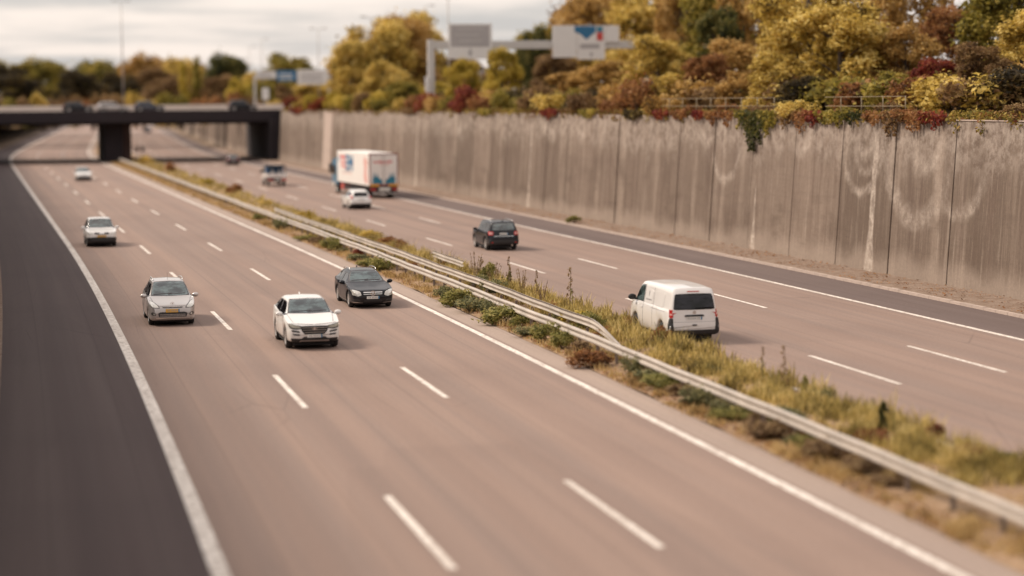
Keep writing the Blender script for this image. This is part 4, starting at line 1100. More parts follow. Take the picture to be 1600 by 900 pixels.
    for sd in (1, -1):
        mb = MB(); y0, y1 = sorted((sd * (hw - .016), sd * (hw - .002))); mb.prism([(cx0 + .65, 1.75), (cx1 - .12, 1.75), (cx1 - .24, 2.55), (cx0 + .75, 2.60)], 'xz', y0, y1); mb.build('side_window', M['gdark'], cab)
        mb = MB(); y0, y1 = sorted((sd * (hw + .02), sd * (hw + .24))); mb.box(cx1 - .08, cx1 + .10, y0, y1, 1.85, 2.72, .04); mb.box(cx1 - .1, cx1, min(sd * (hw - .1), sd * (hw + .05)), max(sd * (hw - .1), sd * (hw + .05)), 2.6, 2.66); mb.build('wing_mirror', M['black'], cab)
        mb = MB(); y0, y1 = sorted((sd * (hw - .03), sd * (hw + .01))); mb.box(cx0 + .9, cx1 - .15, y0, y1, .5, 1.0, .02); mb.build('cab_step', M['lens'], cab)
        mb = MB(); y0, y1 = sorted((sd * (hw - .75), sd * (hw - .08))); mb.box(BX - 2.35, BX - 1.05, y0, y1, .42, 1.0, .05); mb.build('fuel_tank', M['tankred'], root)
        mb = MB(); y0, y1 = sorted((sd * (hw - .10), sd * (hw - .06))); mb.box(2.9, BX - 2.5, y0, y1, .55, .85, .02); mb.build('side_guard', M['black'], root)
        for ax, r in ((1.9, .50), (BX - .25 + .95, .50)):
            K = 28; tw = .55 if ax < 3 else .32; yo = sd * (hw - .06); vs = []; prof = [(r * .55, .02), (r * .62, 0), (r * .94, .0), (r, .04), (r, tw - .04), (r * .9, tw), (r * .55, tw)]
            for q in range(K):
                t = 2 * math.pi * q / K
                for rr, d in prof: vs.append((ax + rr * math.cos(t), yo - sd * d, r + rr * math.sin(t)))
            n = len(prof); mb = MB(); mb.add(vs, [(q * n + k, q * n + k + 1, ((q + 1) % K) * n + k + 1, ((q + 1) % K) * n + k) for q in range(K) for k in range(n - 1)]); wh = mb.build('wheel', M['tyre'], root, smooth=True)
            mb = MB(); pr = [(r * .56, .02), (r * .50, .05), (r * .30, .05 if ax > 3 else .12), (r * .26, .0 if ax > 3 else .08), (0.001, -.0 if ax > 3 else .08)]; vs = []
            for q in range(K):
                t = 2 * math.pi * q / K
                for rr, d in pr: vs.append((ax + rr * math.cos(t), yo - sd * d, r + rr * math.sin(t)))
            mb.add(vs, [(q * 5 + k, q * 5 + k + 1, ((q + 1) % K) * 5 + k + 1, ((q + 1) % K) * 5 + k) for q in range(K) for k in range(4)]); mb.build('rim', M['rim'], wh)
        mb = MB(); y0, y1 = sorted((sd * (hw - .62), sd * (hw - .05))); mb.box(1.1, 1.14, y0, y1, .35, 1.0); mb.build('mudflap', M['black'], root)
    mb = MB(); mb.prism([(-hw + .25, 1.62), (hw - .25, 1.62), (hw - .35, 2.72), (-hw + .35, 2.72)], 'yz', cx1 - .01, cx1 + .004) if False else mb.add([(cx1 + .005, -hw + .22, 1.62), (cx1 + .005, hw - .22, 1.62), (cx1 - .125, hw - .30, 2.70), (cx1 - .125, -hw + .30, 2.70), (cx1 - .03, -hw + .22, 1.62), (cx1 - .03, hw - .22, 1.62), (cx1 - .16, hw - .30, 2.70), (cx1 - .16, -hw + .30, 2.70)], [(0, 1, 2, 3), (7, 6, 5, 4), (0, 4, 5, 1), (1, 5, 6, 2), (2, 6, 7, 3), (3, 7, 4, 0)])
    mb.build('windscreen', M['glass'], cab)
    root.location = (26.05, 178.0, 0); root.rotation_euler = (0, 0, head(32, 182) + .05)
lorry()

# ---- flatbed pickup with a covered blue load
def flatbed():
    root = empty('flatbed_truck', (0, 0, 0)); tag(root, 'small white flatbed truck ahead of the lorry with a blue load on its bed', 'truck')
    W = 2.02; hw = W / 2
    mb = MB(); mb.box(0, 3.1, -hw, hw, .86, .93, .01); mb.build('load_bed', M['black'], root)
    mb = MB()
    for (x0, x1, y0, y1) in ((-.03, .02, -hw, hw), (.021, 3.1, -hw, -hw + .04), (.021, 3.1, hw - .04, hw)): mb.box(x0, x1, y0, y1, .90, 1.32, .012)
    mb.build('drop_side', M['wht2'], root)
    mb = MB(); mb.prism([(3.16, .52), (5.25, .45), (5.3, .95), (4.9, 1.2), (4.35, 1.98), (4.1, 2.08), (3.16, 2.10)], 'xz', -hw + .10, hw - .10)
    cab = mb.build('cab', M['wht2'], root); bm = bmesh.new(); bm.from_mesh(cab.data); bmesh.ops.bevel(bm, geom=[e for e in bm.edges if e.calc_length() > .1], offset=.06, segments=3, affect='EDGES'); bm.to_mesh(cab.data); bm.free()
    mb = MB(); mb.box(3.12, 3.157, -hw + .16, hw - .16, 1.34, 2.02, .01); mb.build('rear_window', M['gdark'], cab)
    mb = MB(); mb.box(.5, .62, -hw + .05, hw - .05, 2.0, 2.12, .01); mb.box(.5, .62, -hw + .05, -hw + .13, .935, 2.0); mb.box(.5, .62, hw - .13, hw - .05, .935, 2.0); mb.box(.62, 3.0, -hw + .05, hw - .05, 2.06, 2.12); mb.build('load_frame', M['black'], root)
    for sd in (1, -1):
        mb = MB(); y0, y1 = sorted((sd * (hw - .105), sd * (hw - .09))); mb.prism([(3.3, 1.32), (4.62, 1.30), (4.26, 1.88), (3.4, 1.95)], 'xz', y0, y1); mb.build('side_window', M['gdark'], cab)
        mb = MB(); y0, y1 = sorted((sd * (hw - .06), sd * (hw + .16))); mb.box(4.5, 4.62, y0, y1, 1.25, 1.55, .03); mb.build('wing_mirror', M['black'], cab)
        mb = MB(); y0, y1 = sorted((sd * .40, sd * (hw - .06))); mb.box(-.05, .0, y0, y1, .62, .78, .01); mb.build('tail_light', M['red'], root)
        for ax in (1.0, 4.45):
            r = .34; K = 22; tw = .24; yo = sd * (hw - .09); vs = []; prof = [(r * .6, .01), (r * .94, 0), (r, .03), (r, tw), (r * .6, tw)]
            for q in range(K):
                t = 2 * math.pi * q / K
                for rr, d in prof: vs.append((ax + rr * math.cos(t), yo - sd * d, r + rr * math.sin(t)))
            n = 5; mb = MB(); mb.add(vs, [(q * n + k, q * n + k + 1, ((q + 1) % K) * n + k + 1, ((q + 1) % K) * n + k) for q in range(K) for k in range(n - 1)]); wh = mb.build('wheel', M['tyre'], root, smooth=True)
            mb = MB(); vs = [(ax, yo - sd * .03, r)] + [(ax + .6 * r * math.cos(2 * math.pi * q / 16), yo - sd * .015, r + .6 * r * math.sin(2 * math.pi * q / 16)) for q in range(16)]; mb.add(vs, [(0, 1 + q, 1 + (q + 1) % 16) for q in range(16)]); mb.build('rim', M['rim'], wh)
    mb = MB(); mb.box(-.03, .3, -.40, .40, .55, .80, .02); mb.box(.0, 4.9, -.35, .35, .42, .855); mb.build('chassis', M['black'], root)
    mb = MB(); mb.box(-.06, -.035, -.3, .3, .62, .76); mb.build('licence_plate', M['plate'], root)
    a = head(26, 212); loc = Vector((19.55, 208.6, 0)); root.location = loc; root.rotation_euler = (0, 0, a)
    # the load: a blue crate and two pale canisters
    Mx = Matrix.Translation(loc) @ Matrix.Rotation(a, 4, 'Z')
    mb = MB(); mb.box(1.6, 2.9, -.8, .8, .934, 1.98, .05, Mx); o = mb.build('load_crate', M['bluetarp']); tag(o, 'blue covered crate riding on the bed of the small white flatbed truck', 'crate')
    for y, nm in ((.28, 'left'), (-.40, 'right')):
        mb = MB(); mb.box(1.25, 1.5, y - .14, y + .14, .934, 1.62, .05); mb.box(1.33, 1.42, y - .05, y + .05, 1.62, 1.72, .02)
        mb.v = [tuple(Mx @ Vector(v)) for v in mb.v]; o = mb.build('canister', M['signwhite']); tag(o, 'pale canister in front of the blue crate on the flatbed, %s one of two' % nm, 'canister')
flatbed()

# ------------------------------------------------------------------ vegetation
def leaves(clumps, n, size, fill=.45, flat=.0, seed=0):
    """many small leaf faces spread through the volume of the clumps; clumps: (x,y,z,rx,ry,rz)"""
    r = np.random.default_rng(seed); C = np.array(clumps, float)
    wt_ = (C[:, 3] * C[:, 4] + C[:, 3] * C[:, 5]); wt_ /= wt_.sum()
    ci = r.choice(len(C), n, p=wt_)
    d = r.normal(size=(n, 3)); d /= np.linalg.norm(d, axis=1)[:, None]
    rad = (fill + (1 - fill) * r.random(n) ** .6) * (1 + r.normal(0, .09, n)) * np.where(r.random(n) < .22, 1 + .6 * r.random(n), 1.0)
    p = C[ci, :3] + d * rad[:, None] * C[ci, 3:]
    nrm = d * .6 + r.normal(size=(n, 3)) * .7; nrm[:, 2] += .25; nrm /= np.linalg.norm(nrm, axis=1)[:, None]
    t = np.cross(nrm, r.normal(size=(n, 3))); t /= np.linalg.norm(t, axis=1)[:, None]; b = np.cross(nrm, t)
    s = size * (.55 + .9 * r.random(n))[:, None]
    v = np.stack([p - t * s, p + b * s * .55 + nrm * s * .12, p + t * s, p - b * s * .55 + nrm * s * .12], 1).reshape(-1, 3)
    f = np.arange(4 * n).reshape(-1, 4)
    return v, f

def np_mesh(name, v, f, mat):
    me = bpy.data.meshes.new(name); me.vertices.add(len(v)); me.vertices.foreach_set('co', np.asarray(v, np.float32).ravel())
    k = f.shape[1]; me.loops.add(f.size); me.loops.foreach_set('vertex_index', f.astype(np.int32).ravel())
    me.polygons.add(len(f)); me.polygons.foreach_set('loop_start', (np.arange(len(f)) * k).astype(np.int32)); me.polygons.foreach_set('loop_total', np.full(len(f), k, np.int32))
    me.update(calc_edges=True); me.materials.append(mat); return me

def tree_proto(kind, seed, n=3600, leaf=.30):
    """unit tree about 10 m high"""
    r = np.random.default_rng(seed); tr = MB(); cl = []
    H = 10.0
    top = 8.2 if kind != 'bush' else 2.0
    if kind == 'round':
        tr.tube([(0, 0, -.5), (.05, .05, 1.5), (.15 * r.normal(), .1, 4), (.2, .1, 7.5)], [.30, .24, .17, .05], 8)
        for i in range(22):
            a = r.random() * 6.28; z = 2.6 + 6.2 * r.random() ** .85; rr = 3.4 * math.sqrt(max(.05, 1 - ((z - 5.2) / 4.6) ** 2)) * (.45 + .5 * r.random())
            x, y = rr * math.cos(a), rr * math.sin(a); q = .85 + .75 * r.random()
            cl.append((x, y, z, q * 1.15, q * 1.15, q * .8))
            if i < 11: tr.tube([(0, 0, max(1.2, z - 2.4)), (x * .5, y * .5, z - .9), (x, y, z)], [.11, .07, .02], 5)
    elif kind == 'tall':
        tr.tube([(0, 0, -.5), (.05, 0, 2), (.1, 0, 9)], [.22, .18, .04], 8)
        for i in range(20):
            z = 1.2 + 8.4 * i / 19; rr = 1.7 * (1 - .75 * abs(z - 3.5) / 6.6) * r.random(); a = r.random() * 6.28
            x, y = rr * math.cos(a), rr * math.sin(a); q = (1.15 - .08 * z) * (.8 + .4 * r.random()) + .25
            cl.append((x, y, z, q, q, q * 1.1))
            if i % 2: tr.tube([(0, 0, max(.5, z - 1.2)), (x, y, z)], [.06, .02], 5)
    elif kind == 'full':   # crown right down to the ground
        tr.tube([(0, 0, -.5), (.05, .05, 1.5), (.1, .1, 4), (.2, .1, 7.5)], [.28, .22, .15, .05], 8)
        for i in range(75):
            a = r.random() * 6.28; z = .5 + 8.3 * r.random() ** .9; rr = 3.5 * math.sqrt(max(.08, 1 - ((z - 3.2) / 6.6) ** 2)) * (.5 + .5 * r.random())
            x, y = rr * math.cos(a), rr * math.sin(a); q = .4 + .85 * r.random() ** 1.5
            cl.append((x, y, z, q * 1.15, q * 1.15, q * .9))
            if i < 12: tr.tube([(0, 0, max(.6, z - 2.0)), (x * .5, y * .5, z - .7), (x, y, z)], [.10, .06, .02], 5)
    else:   # bush, about 2 m high and 2.6 m wide
        for i in range(9):
            a = r.random() * 6.28; rr = 1.0 * math.sqrt(r.random()); x, y = rr * math.cos(a), rr * math.sin(a); z = .35 + 1.2 * r.random() * (1 - rr * .4); q = .32 + .3 * r.random()
            cl.append((x, y, z, q * 1.1, q * 1.1, q)); tr.tube([(0, 0, -.2), (x * .5, y * .5, z * .6), (x, y, z)], [.035, .025, .01], 5)
    v, f = leaves(cl, n, leaf, .35, seed=seed)
    return np_mesh('crown', v, f, bpy.data.materials['bark']), tr
PROT = {}
for kind, seeds, n, leaf in (('round', (1, 2, 3, 4, 5), 9000, .20), ('full', (6, 7, 8, 9), 17000, .165), ('tall', (11, 12), 4500, .19), ('bush', (21, 22, 23, 24), 1700, .10)):
    PROT[kind] = []
    for sd in seeds:
        me, tr = tree_proto(kind, sd, n, leaf)
        t = link_mesh('trunk', tr.v, tr.f, M['bark']); tm = t.data; bpy.data.objects.remove(t)
        PROT[kind].append((me, tm))
LEAF = {
    'gold': leaf_mat('golden_leaves', [(.07, .045, .012), (.42, .28, .05), (.68, .49, .12), (.76, .60, .22)]),
    'orange': leaf_mat('orange_leaves', [(.08, .042, .014), (.36, .20, .05), (.55, .34, .10), (.64, .45, .19)]),
    'rust': leaf_mat('rust_leaves', [(.06, .024, .010), (.21, .085, .03), (.35, .16, .06), (.40, .22, .085)]),
    'olive': leaf_mat('olive_leaves', [(.035, .033, .010), (.17, .14, .026), (.31, .25, .045), (.48, .35, .08)]),
    'green': leaf_mat('dark_green_leaves', [(.018, .022, .008), (.05, .055, .016), (.11, .11, .030), (.24, .19, .05)]),
    'dark': leaf_mat('blackish_leaves', [(.014, .012, .008), (.040, .030, .016), (.08, .055, .022), (.15, .10, .03)]),  # almost black foliage colour
    'yellow': leaf_mat('yellow_leaves', [(.14, .11, .016), (.38, .28, .035), (.55, .40, .06), (.62, .48, .12)]),
    'red': leaf_mat('red_creeper_leaves', [(.045, .008, .008), (.15, .022, .018), (.27, .045, .030), (.33, .13, .045)]),
    'brown': leaf_mat('brown_leaves', [(.05, .026, .014), (.17, .09, .038), (.28, .17, .07), (.36, .24, .11)]),
    'weed': leaf_mat('weed_leaves', [(.05, .05, .014), (.16, .155, .04), (.31, .28, .08), (.46, .38, .14)], nscale=1.6),
    'sage': leaf_mat('grey_green_leaves', [(.04, .043, .02), (.12, .125, .06), (.23, .22, .10), (.40, .34, .15)], nscale=1.8),
    'dry': leaf_mat('dry_stalks', [(.06, .034, .022), (.17, .10, .055), (.30, .20, .10), (.44, .32, .17)], nscale=1.8),
}
ORD = ['first', 'second', 'third', 'fourth', 'fifth', 'sixth', 'seventh', 'eighth', 'ninth', 'tenth', 'eleventh', 'twelfth', 'thirteenth', 'fourteenth', 'fifteenth', 'sixteenth', 'seventeenth', 'eighteenth', 'nineteenth', 'twentieth',
       'twenty-first', 'twenty-second', 'twenty-third', 'twenty-fourth', 'twenty-fifth', 'twenty-sixth', 'twenty-seventh', 'twenty-eighth', 'twenty-ninth', 'thirtieth', 'thirty-first', 'thirty-second', 'thirty-third', 'thirty-fourth', 'thirty-fifth', 'thirty-sixth', 'thirty-seventh', 'thirty-eighth', 'thirty-ninth', 'fortieth']
used = {}
def plant(name, kind, colour, loc, sx, sz, rz, cat, group, stem='trunk', crown='crown'):
    lst = PROT[kind]; i = used.get(kind, 0); used[kind] = i + 1
    me, tm = lst[i % len(lst)]
    root = empty(name, loc, rz); root.scale = (sx, sx, sz); root['category'] = cat
    if group: root['group'] = group
    c = bpy.data.objects.new(crown, me); COL.objects.link(c); c.parent = root
    c.material_slots[0].link = 'OBJECT'; c.material_slots[0].material = LEAF[colour]
    t = bpy.data.objects.new(stem, tm); COL.objects.link(t); t.parent = root
    root['_look'] = colour; root['_px'] = 0.0
    return root

def px_tree(name, kind, colour, x0, x1, ytop, Y, zbase=None, wide=6.8, tall=9.4, cat='tree', group=None, rz=None):
    """a tree standing at distance Y whose crown spans the photo columns x0..x1 and tops out at row ytop"""
    p = at((x0 + x1) / 2, ytop, Y); a, b = at(x0, ytop, Y), at(x1, ytop, Y)
    width = abs(b[0] - a[0]); zb = upper_h(Y) if zbase is None else zbase
    h = max(2.0, p[2] - zb)
    o = plant(name, kind, colour, (float(p[0]), Y, zb), width / wide, h / tall, random.random() * 6.28 if rz is None else rz, cat, group)
    o['_px'] = (x0 + x1) / 2
    return o
LOOK = {'gold': 'golden', 'orange': 'orange', 'rust': 'rusty brown', 'olive': 'olive green', 'green': 'dark green', 'dark': 'almost black', 'yellow': 'bright yellow', 'red': 'deep red', 'brown': 'dull brown', 'weed': 'green', 'sage': 'grey green', 'dry': 'dry brown'}
def label_set(objs, fmt):
    by = {}
    for o in objs: by.setdefault(o['_look'], []).append(o)
    for look, lst in by.items():
        lst.sort(key=lambda o: o['_px'])
        for i, o in enumerate(lst):
            o['label'] = fmt(LOOK[look], i, len(lst))
    for o in objs:
        del o['_look']; del o['_px']
def posword(i, n, what):
    if n == 1: return 'the only such one'
    return '%s of %s from the left' % (ORD[i], ['', '', 'two', 'three', 'four', 'five', 'six', 'seven', 'eight', 'nine', 'ten', 'eleven', 'twelve', 'thirteen', 'fourteen', 'fifteen', 'sixteen', 'seventeen', 'eighteen', 'nineteen', 'twenty', 'twenty-one', 'twenty-two', 'twenty-three', 'twenty-four'][n])

# the wood beyond the bridge
far = []
for (kind, colour, x0, x1, yt, Y) in [
    ('full', 'olive', -30, 50, 96, 560), ('full', 'brown', 40, 130, 98, 565), ('full', 'olive', 120, 190, 96, 560), ('full', 'brown', 170, 250, 98, 570), ('full', 'orange', 232, 290, 97, 560), ('full', 'brown', 270, 335, 98, 555), ('full', 'olive', 330, 400, 104, 560), ('full', 'brown', 380, 440, 108, 565), ('full', 'gold', 430, 490, 104, 560), ('full', 'brown', 480, 530, 112, 540),
    ('full', 'dark', -40, 60, 100, 430), ('full', 'olive', 20, 110, 92, 470), ('full', 'dark', 85, 165, 112, 415), ('full', 'olive', 105, 180, 92, 470), ('full', 'dark', 150, 222, 112, 420), ('full', 'orange', 190, 255, 84, 480),
    ('full', 'brown', 205, 275, 108, 425), ('full', 'gold', 245, 320, 88, 500), ('full', 'brown', 225, 300, 118, 400), ('tall', 'yellow', 268, 302, 100, 392), ('tall', 'olive', 290, 326, 94, 398), ('full', 'green', 318, 388, 84, 450),
    ('full', 'brown', 312, 372, 118, 395), ('full', 'gold', 372, 432, 112, 440), ('full', 'yellow', 352, 400, 122, 372), ('full', 'olive', 385, 432, 128, 368), ('full', 'olive', 408, 492, 86, 430), ('full', 'green', 440, 500, 98, 460), ('full', 'brown', 425, 470, 132, 380), ('full', 'gold', 455, 520, 128, 365),
    ('full', 'orange', 480, 545, 112, 400)]:
    far.append(px_tree('autumn_tree', kind, colour, x0, x1, yt, Y, group='trees beyond the bridge'))
label_set(far, lambda l, i, n: '%s tree in the wood beyond the bridge, %s' % (l, posword(i, n, 'tree')))
# undergrowth that hides the feet of that wood
ug = []
for i in range(26):
    x = -30 + i * 21 + random.uniform(-6, 6); Y = random.uniform(348, 372)
    ug.append(px_tree('bush', 'bush', random.choice(['brown', 'olive', 'brown', 'gold', 'rust']), x - 16, x + 16, random.uniform(138, 152), Y, wide=2.6, tall=1.9, cat='bush', group='bushes beyond the bridge'))
label_set(ug, lambda l, i, n: '%s bush behind the bridge parapet, %s' % (l, posword(i, n, 'bush')))

# the hill behind the wall
hill = []
for (kind, colour, x0, x1, yt, Y) in [
    ('full', 'gold', 512, 590, 66, 258), ('full', 'gold', 514, 660, 34, 262), ('full', 'orange', 570, 690, 27, 268), ('full', 'gold', 560, 700, 24, 275), ('full', 'gold', 606, 712, 46, 285), ('round', 'brown', 640, 760, 88, 278), ('full', 'gold', 560, 640, 96, 240),
    ('full', 'yellow', 694, 752, 94, 198), ('full', 'yellow', 752, 818, 78, 194), ('full', 'olive', 800, 905, 36, 245), ('full', 'green', 806, 862, 44, 232), ('full', 'brown', 828, 905, 84, 222), ('full', 'brown', 735, 830, 112, 235),
    ('full', 'orange', 858, 1000, -25, 236), ('full', 'gold', 940, 1110, -45, 214), ('full', 'orange', 905, 1000, 96, 164), ('full', 'gold', 975, 1085, 60, 152), ('full', 'olive', 1060, 1190, -60, 160), ('full', 'orange', 1110, 1215, -40, 152),
    ('full', 'green', 1085, 1165, 12, 144), ('full', 'rust', 1060, 1150, 88, 134), ('full', 'orange', 1092, 1190, 60, 140), ('full', 'gold', 1175, 1345, -45, 124), ('full', 'gold', 1230, 1400, 6, 116), ('full', 'gold', 1160, 1262, 84, 118), ('full', 'orange', 1340, 1480, -90, 128), ('full', 'orange', 1365, 1470, 40, 114),
    ('full', 'rust', 1440, 1560, 10, 118), ('full', 'olive', 1500, 1680, -70, 112), ('full', 'gold', 1560, 1700, 10, 100), ('full', 'olive', 1352, 1440, 112, 103), ('full', 'dark', 1300, 1362, 66, 121), ('full', 'gold', 1190, 1300, -30, 142), ('full', 'orange', 1020, 1110, -30, 190), ('full', 'gold', 880, 985, 60, 228), ('full', 'orange', 850, 935, 112, 172), ('full', 'gold', 1010, 1075, 116, 132), ('full', 'dark', 1215, 1300, 118, 112), ('full', 'orange', 1120, 1190, 112, 122),
    ('full', 'red', 1425, 1500, 92, 101), ('full', 'brown', 1480, 1580, 70, 100), ('full', 'orange', 1570, 1660, 90, 93), ('full', 'yellow', 655, 712, 128, 215), ('full', 'olive', 600, 662, 128, 228)]:
    p = at((x0 + x1) / 2, 170, Y); offw = float(lat(O_W, Y)) + 1.2
    zb = upper_h(Y) + min(4, max(0, (p[0] - offw - 3) * .16)) * float(np.interp(Y, [-80, 190, 260, 2000], [1, 1, 0, 0]))
    hill.append(px_tree('autumn_tree', kind, colour, x0, x1, yt, Y, zbase=zb - .1, wide=7.8, tall=9.3, group='trees on the hill behind the wall'))
label_set(hill, lambda l, i, n: '%s autumn tree on the slope behind the wall, %s' % (l, posword(i, n, 'tree')))

# shrubs and creepers along the top of the wall
sh = []
Y = 296.0; i = 0
pat = ['red', 'gold', 'red', 'yellow', 'olive', 'red', 'yellow', 'yellow', 'olive', 'brown', 'yellow', 'olive', 'gold', 'rust', 'red', 'orange', 'olive', 'red', 'red', 'rust', 'olive', 'olive', 'brown', 'gold', 'dark', 'brown', 'rust', 'rust', 'orange', 'rust', 'rust', 'brown', 'gold', 'olive', 'brown', 'rust', 'olive', 'brown', 'red', 'brown', 'orange', 'red', 'olive']
while Y > 66 and i < len(pat):
    sc_ = random.uniform(.75, 1.15) * (.75 if Y < 122 else 1.15)
    x = float(lat(O_W, Y)) + BATTER * 7.4 + random.uniform(.35, 1.3)
    o = plant('shrub', 'bush', pat[i], (x, Y, upper_h(Y) - .05), sc_ * random.uniform(.85, 1.15), sc_ * (random.uniform(.8, 1.3) if Y > 125 else random.uniform(.5, .8)), random.random() * 6.28, 'shrub', 'shrubs along the wall top')
    o['_px'] = -Y; sh.append(o); Y -= random.uniform(4.4, 6.6) * (1.25 if Y > 200 else .95); i += 1
label_set(sh, lambda l, i, n: '%s shrub on top of the wall, %s' % (l, ('the only such one' if n == 1 else '%s such counted from the bridge' % ORD[i])))

us = []
for k in range(34):
    px_ = 690 + k * 27 + random.uniform(-8, 8); Yw = None
    for Yt in np.arange(66, 300, 1.0):
        p = np.array([float(lat(O_W, Yt)) + 5.0, Yt, 8.0]) - CAMP
        if 800 + F_PX * p.dot(CRT) / p.dot(FWD) < px_: Yw = Yt; break
    if Yw is None: continue
    Yw += random.uniform(0, 5); q = at(px_, 160, Yw)
    o = plant('bush', 'bush', random.choice(['brown', 'rust', 'gold', 'olive', 'dark', 'orange', 'brown']), (float(q[0]), Yw, upper_h(Yw) + .1), random.uniform(1.3, 1.8), random.uniform(1.0, 1.5), random.random() * 6.28, 'bush', 'undergrowth behind the wall')
    o['_px'] = px_; us.append(o)
label_set(us, lambda l, i, n: '%s bush in the undergrowth behind the wall top, %s' % (l, posword(i, n, 'bush')))

# creepers hanging over the wall edge
def creeper(Y, wid, drop, colour, label, seed, dens=1.0):
    r = np.random.default_rng(seed); cl = []
    n = max(4, int(wid * 3.5))
    x0, y0 = float(lat(O_W, Y)) + BATTER * 7.4 - .05, Y
    root = empty('hanging_creeper', (x0, y0, 7.5)); tag(root, label, 'creeper', 'creepers hanging over the wall')
    st = MB()
    for k in range(n):
        dy = (k / (n - 1) - .5) * wid; L_ = drop * (1 - abs(dy) / wid * 1.5) * r.uniform(.55, 1.05)
        xx = float(lat(O_W, Y + dy)) + BATTER * 7.4 - x0
        m = max(2, int(L_ / .25))
        for q in range(m):
            z = .15 - L_ * q / m; cl.append((xx + BATTER * z - .14 - .08 * r.random(), dy + r.normal(0, .05), z, .13, .19 * (1 - .5 * q / m), .20))
        st.tube([(xx + .2, dy, .15), (xx - .10, dy, .1), (xx - .06 - BATTER * L_, dy, -L_)], [.02, .018, .008], 5)
    st.tube([(float(lat(O_W, Y + d_)) + BATTER * 7.4 - x0 + .2, d_, .15) for d_ in np.linspace(-wid / 2, wid / 2, 6)], [.024] * 6, 5)
    v, f = leaves(cl, int(len(cl) * 22 * dens), .085, .3, seed=seed)
    c = bpy.data.objects.new('foliage', np_mesh('foliage', v, f, LEAF[colour])); COL.objects.link(c); c.parent = root
    st.build('stems', M['bark'], root)
def yw(px, drop_rows=0):      # wall-top distance seen in photo column px
    best = None
    for Y in np.arange(70, 300, .25):
        p = np.array([float(lat(O_W, Y)) + BATTER * 7.4, Y, 7.4]) - CAMP
        q = 800 + F_PX * p.dot(CRT) / p.dot(FWD)
        if best is None or abs(q - px) < best[0]: best = (abs(q - px), Y)
    return best[1]
for px_, wid, drop, colour, label, sd in [
    (1205, 2.6, 1.5, 'olive', 'olive creeper hanging along the right side of the large green cushion', 66), (1435, 3.0, 1.2, 'rust', 'rust creeper hanging between the last two joints of the wall', 67),
    (1118, 2.2, 1.1, 'rust', 'rust brown creeper just right of the long railing end', 60), (1232, 2.4, 1.0, 'brown', 'brown creeper fringe right of the large green cushion', 61), (1276, 2.0, 1.2, 'red', 'dark red creeper strands below the second railing', 62), (1316, 2.2, 1.1, 'olive', 'olive creeper fringe left of the pale wall streak', 63), (1372, 2.2, .8, 'rust', 'rust creeper fringe right of the pale wall streak', 64), (1065, 2.4, .7, 'rust', 'rust creeper between two red ones below the long railing', 65),
    (1185, 4.2, 2.6, 'green', 'large dark green creeper cushion hanging down the wall', 41), (1140, 1.4, 1.2, 'rust', 'rust coloured creeper strand left of the green cushion', 42), (1160, 1.2, 1.3, 'olive', 'olive creeper strand touching the green cushion', 43),
    (1255, 2.2, 1.1, 'rust', 'rust and red creeper fringe under the yellow railing', 44), (1295, 2.6, 1.0, 'olive', 'olive creeper fringe under the middle of the railing', 45), (1335, 1.6, .8, 'green', 'small green creeper tuft by the pale streak on the wall', 46),
    (1035, 2.4, .7, 'red', 'short red creeper at the left end of the railing', 47), (1095, 1.8, .8, 'red', 'red brown creeper between joints below the railing', 48), (1400, 2.2, 1.5, 'brown', 'dull brown creeper strands near the right edge of the wall', 49), (1460, 2.6, .9, 'red', 'dark red creeper at the right end of the wall', 50),
    (990, 3.2, .9, 'dark', 'almost black creeper mound over the wall left of the railing', 51), (860, 4.0, .8, 'red', 'deep red creeper spilling over the middle of the wall', 52), (920, 3.4, .7, 'olive', 'olive creeper over the wall between red and black ones', 53), (760, 4.5, .6, 'olive', 'thin olive creeper over the wall below the sign boards', 54), (465, 14, 1.1, 'red', 'deep red creeper over the wall end beside the bridge', 55), (640, 7, .5, 'brown', 'thin brown creeper over the wall above the lorry', 56)]:
    creeper(yw(px_), wid, drop, colour, label, sd)

# low tangle of grass and creepers spilling over the wall edge
def fringe():
    r = np.random.default_rng(77); cl = []
    for Y in np.arange(66, 298, .42):
        k = .5 + .5 * math.sin(Y * .37) * math.sin(Y * .113 + 1.3)
        x = float(lat(O_W, Y)) + BATTER * 7.4
        for q in range(3):
            d = r.uniform(-.12, .9); dz = r.uniform(-.55, .15) * k if d < .1 else r.uniform(.0, .25)
            if d < .1 and r.random() > .35 + .5 * k: continue
            cl.append((x + d + BATTER * min(0, dz), Y + r.normal(0, .25), 7.5 + dz, .22, .36, .20))
    v, f = leaves(cl, 34000, .085, .25, seed=78)
    o = bpy.data.objects.new('wall_top_growth', np_mesh('wall_top_growth', v, f, LEAF['tangle'])); COL.objects.link(o); tag(o, kind='stuff')
LEAF['tangle'] = leaf_mat('mixed_creeper_tangle', [(.05, .012, .010), (.20, .07, .03), (.30, .20, .04), (.12, .11, .025), (.45, .32, .07)], .3, .12)
fringe()

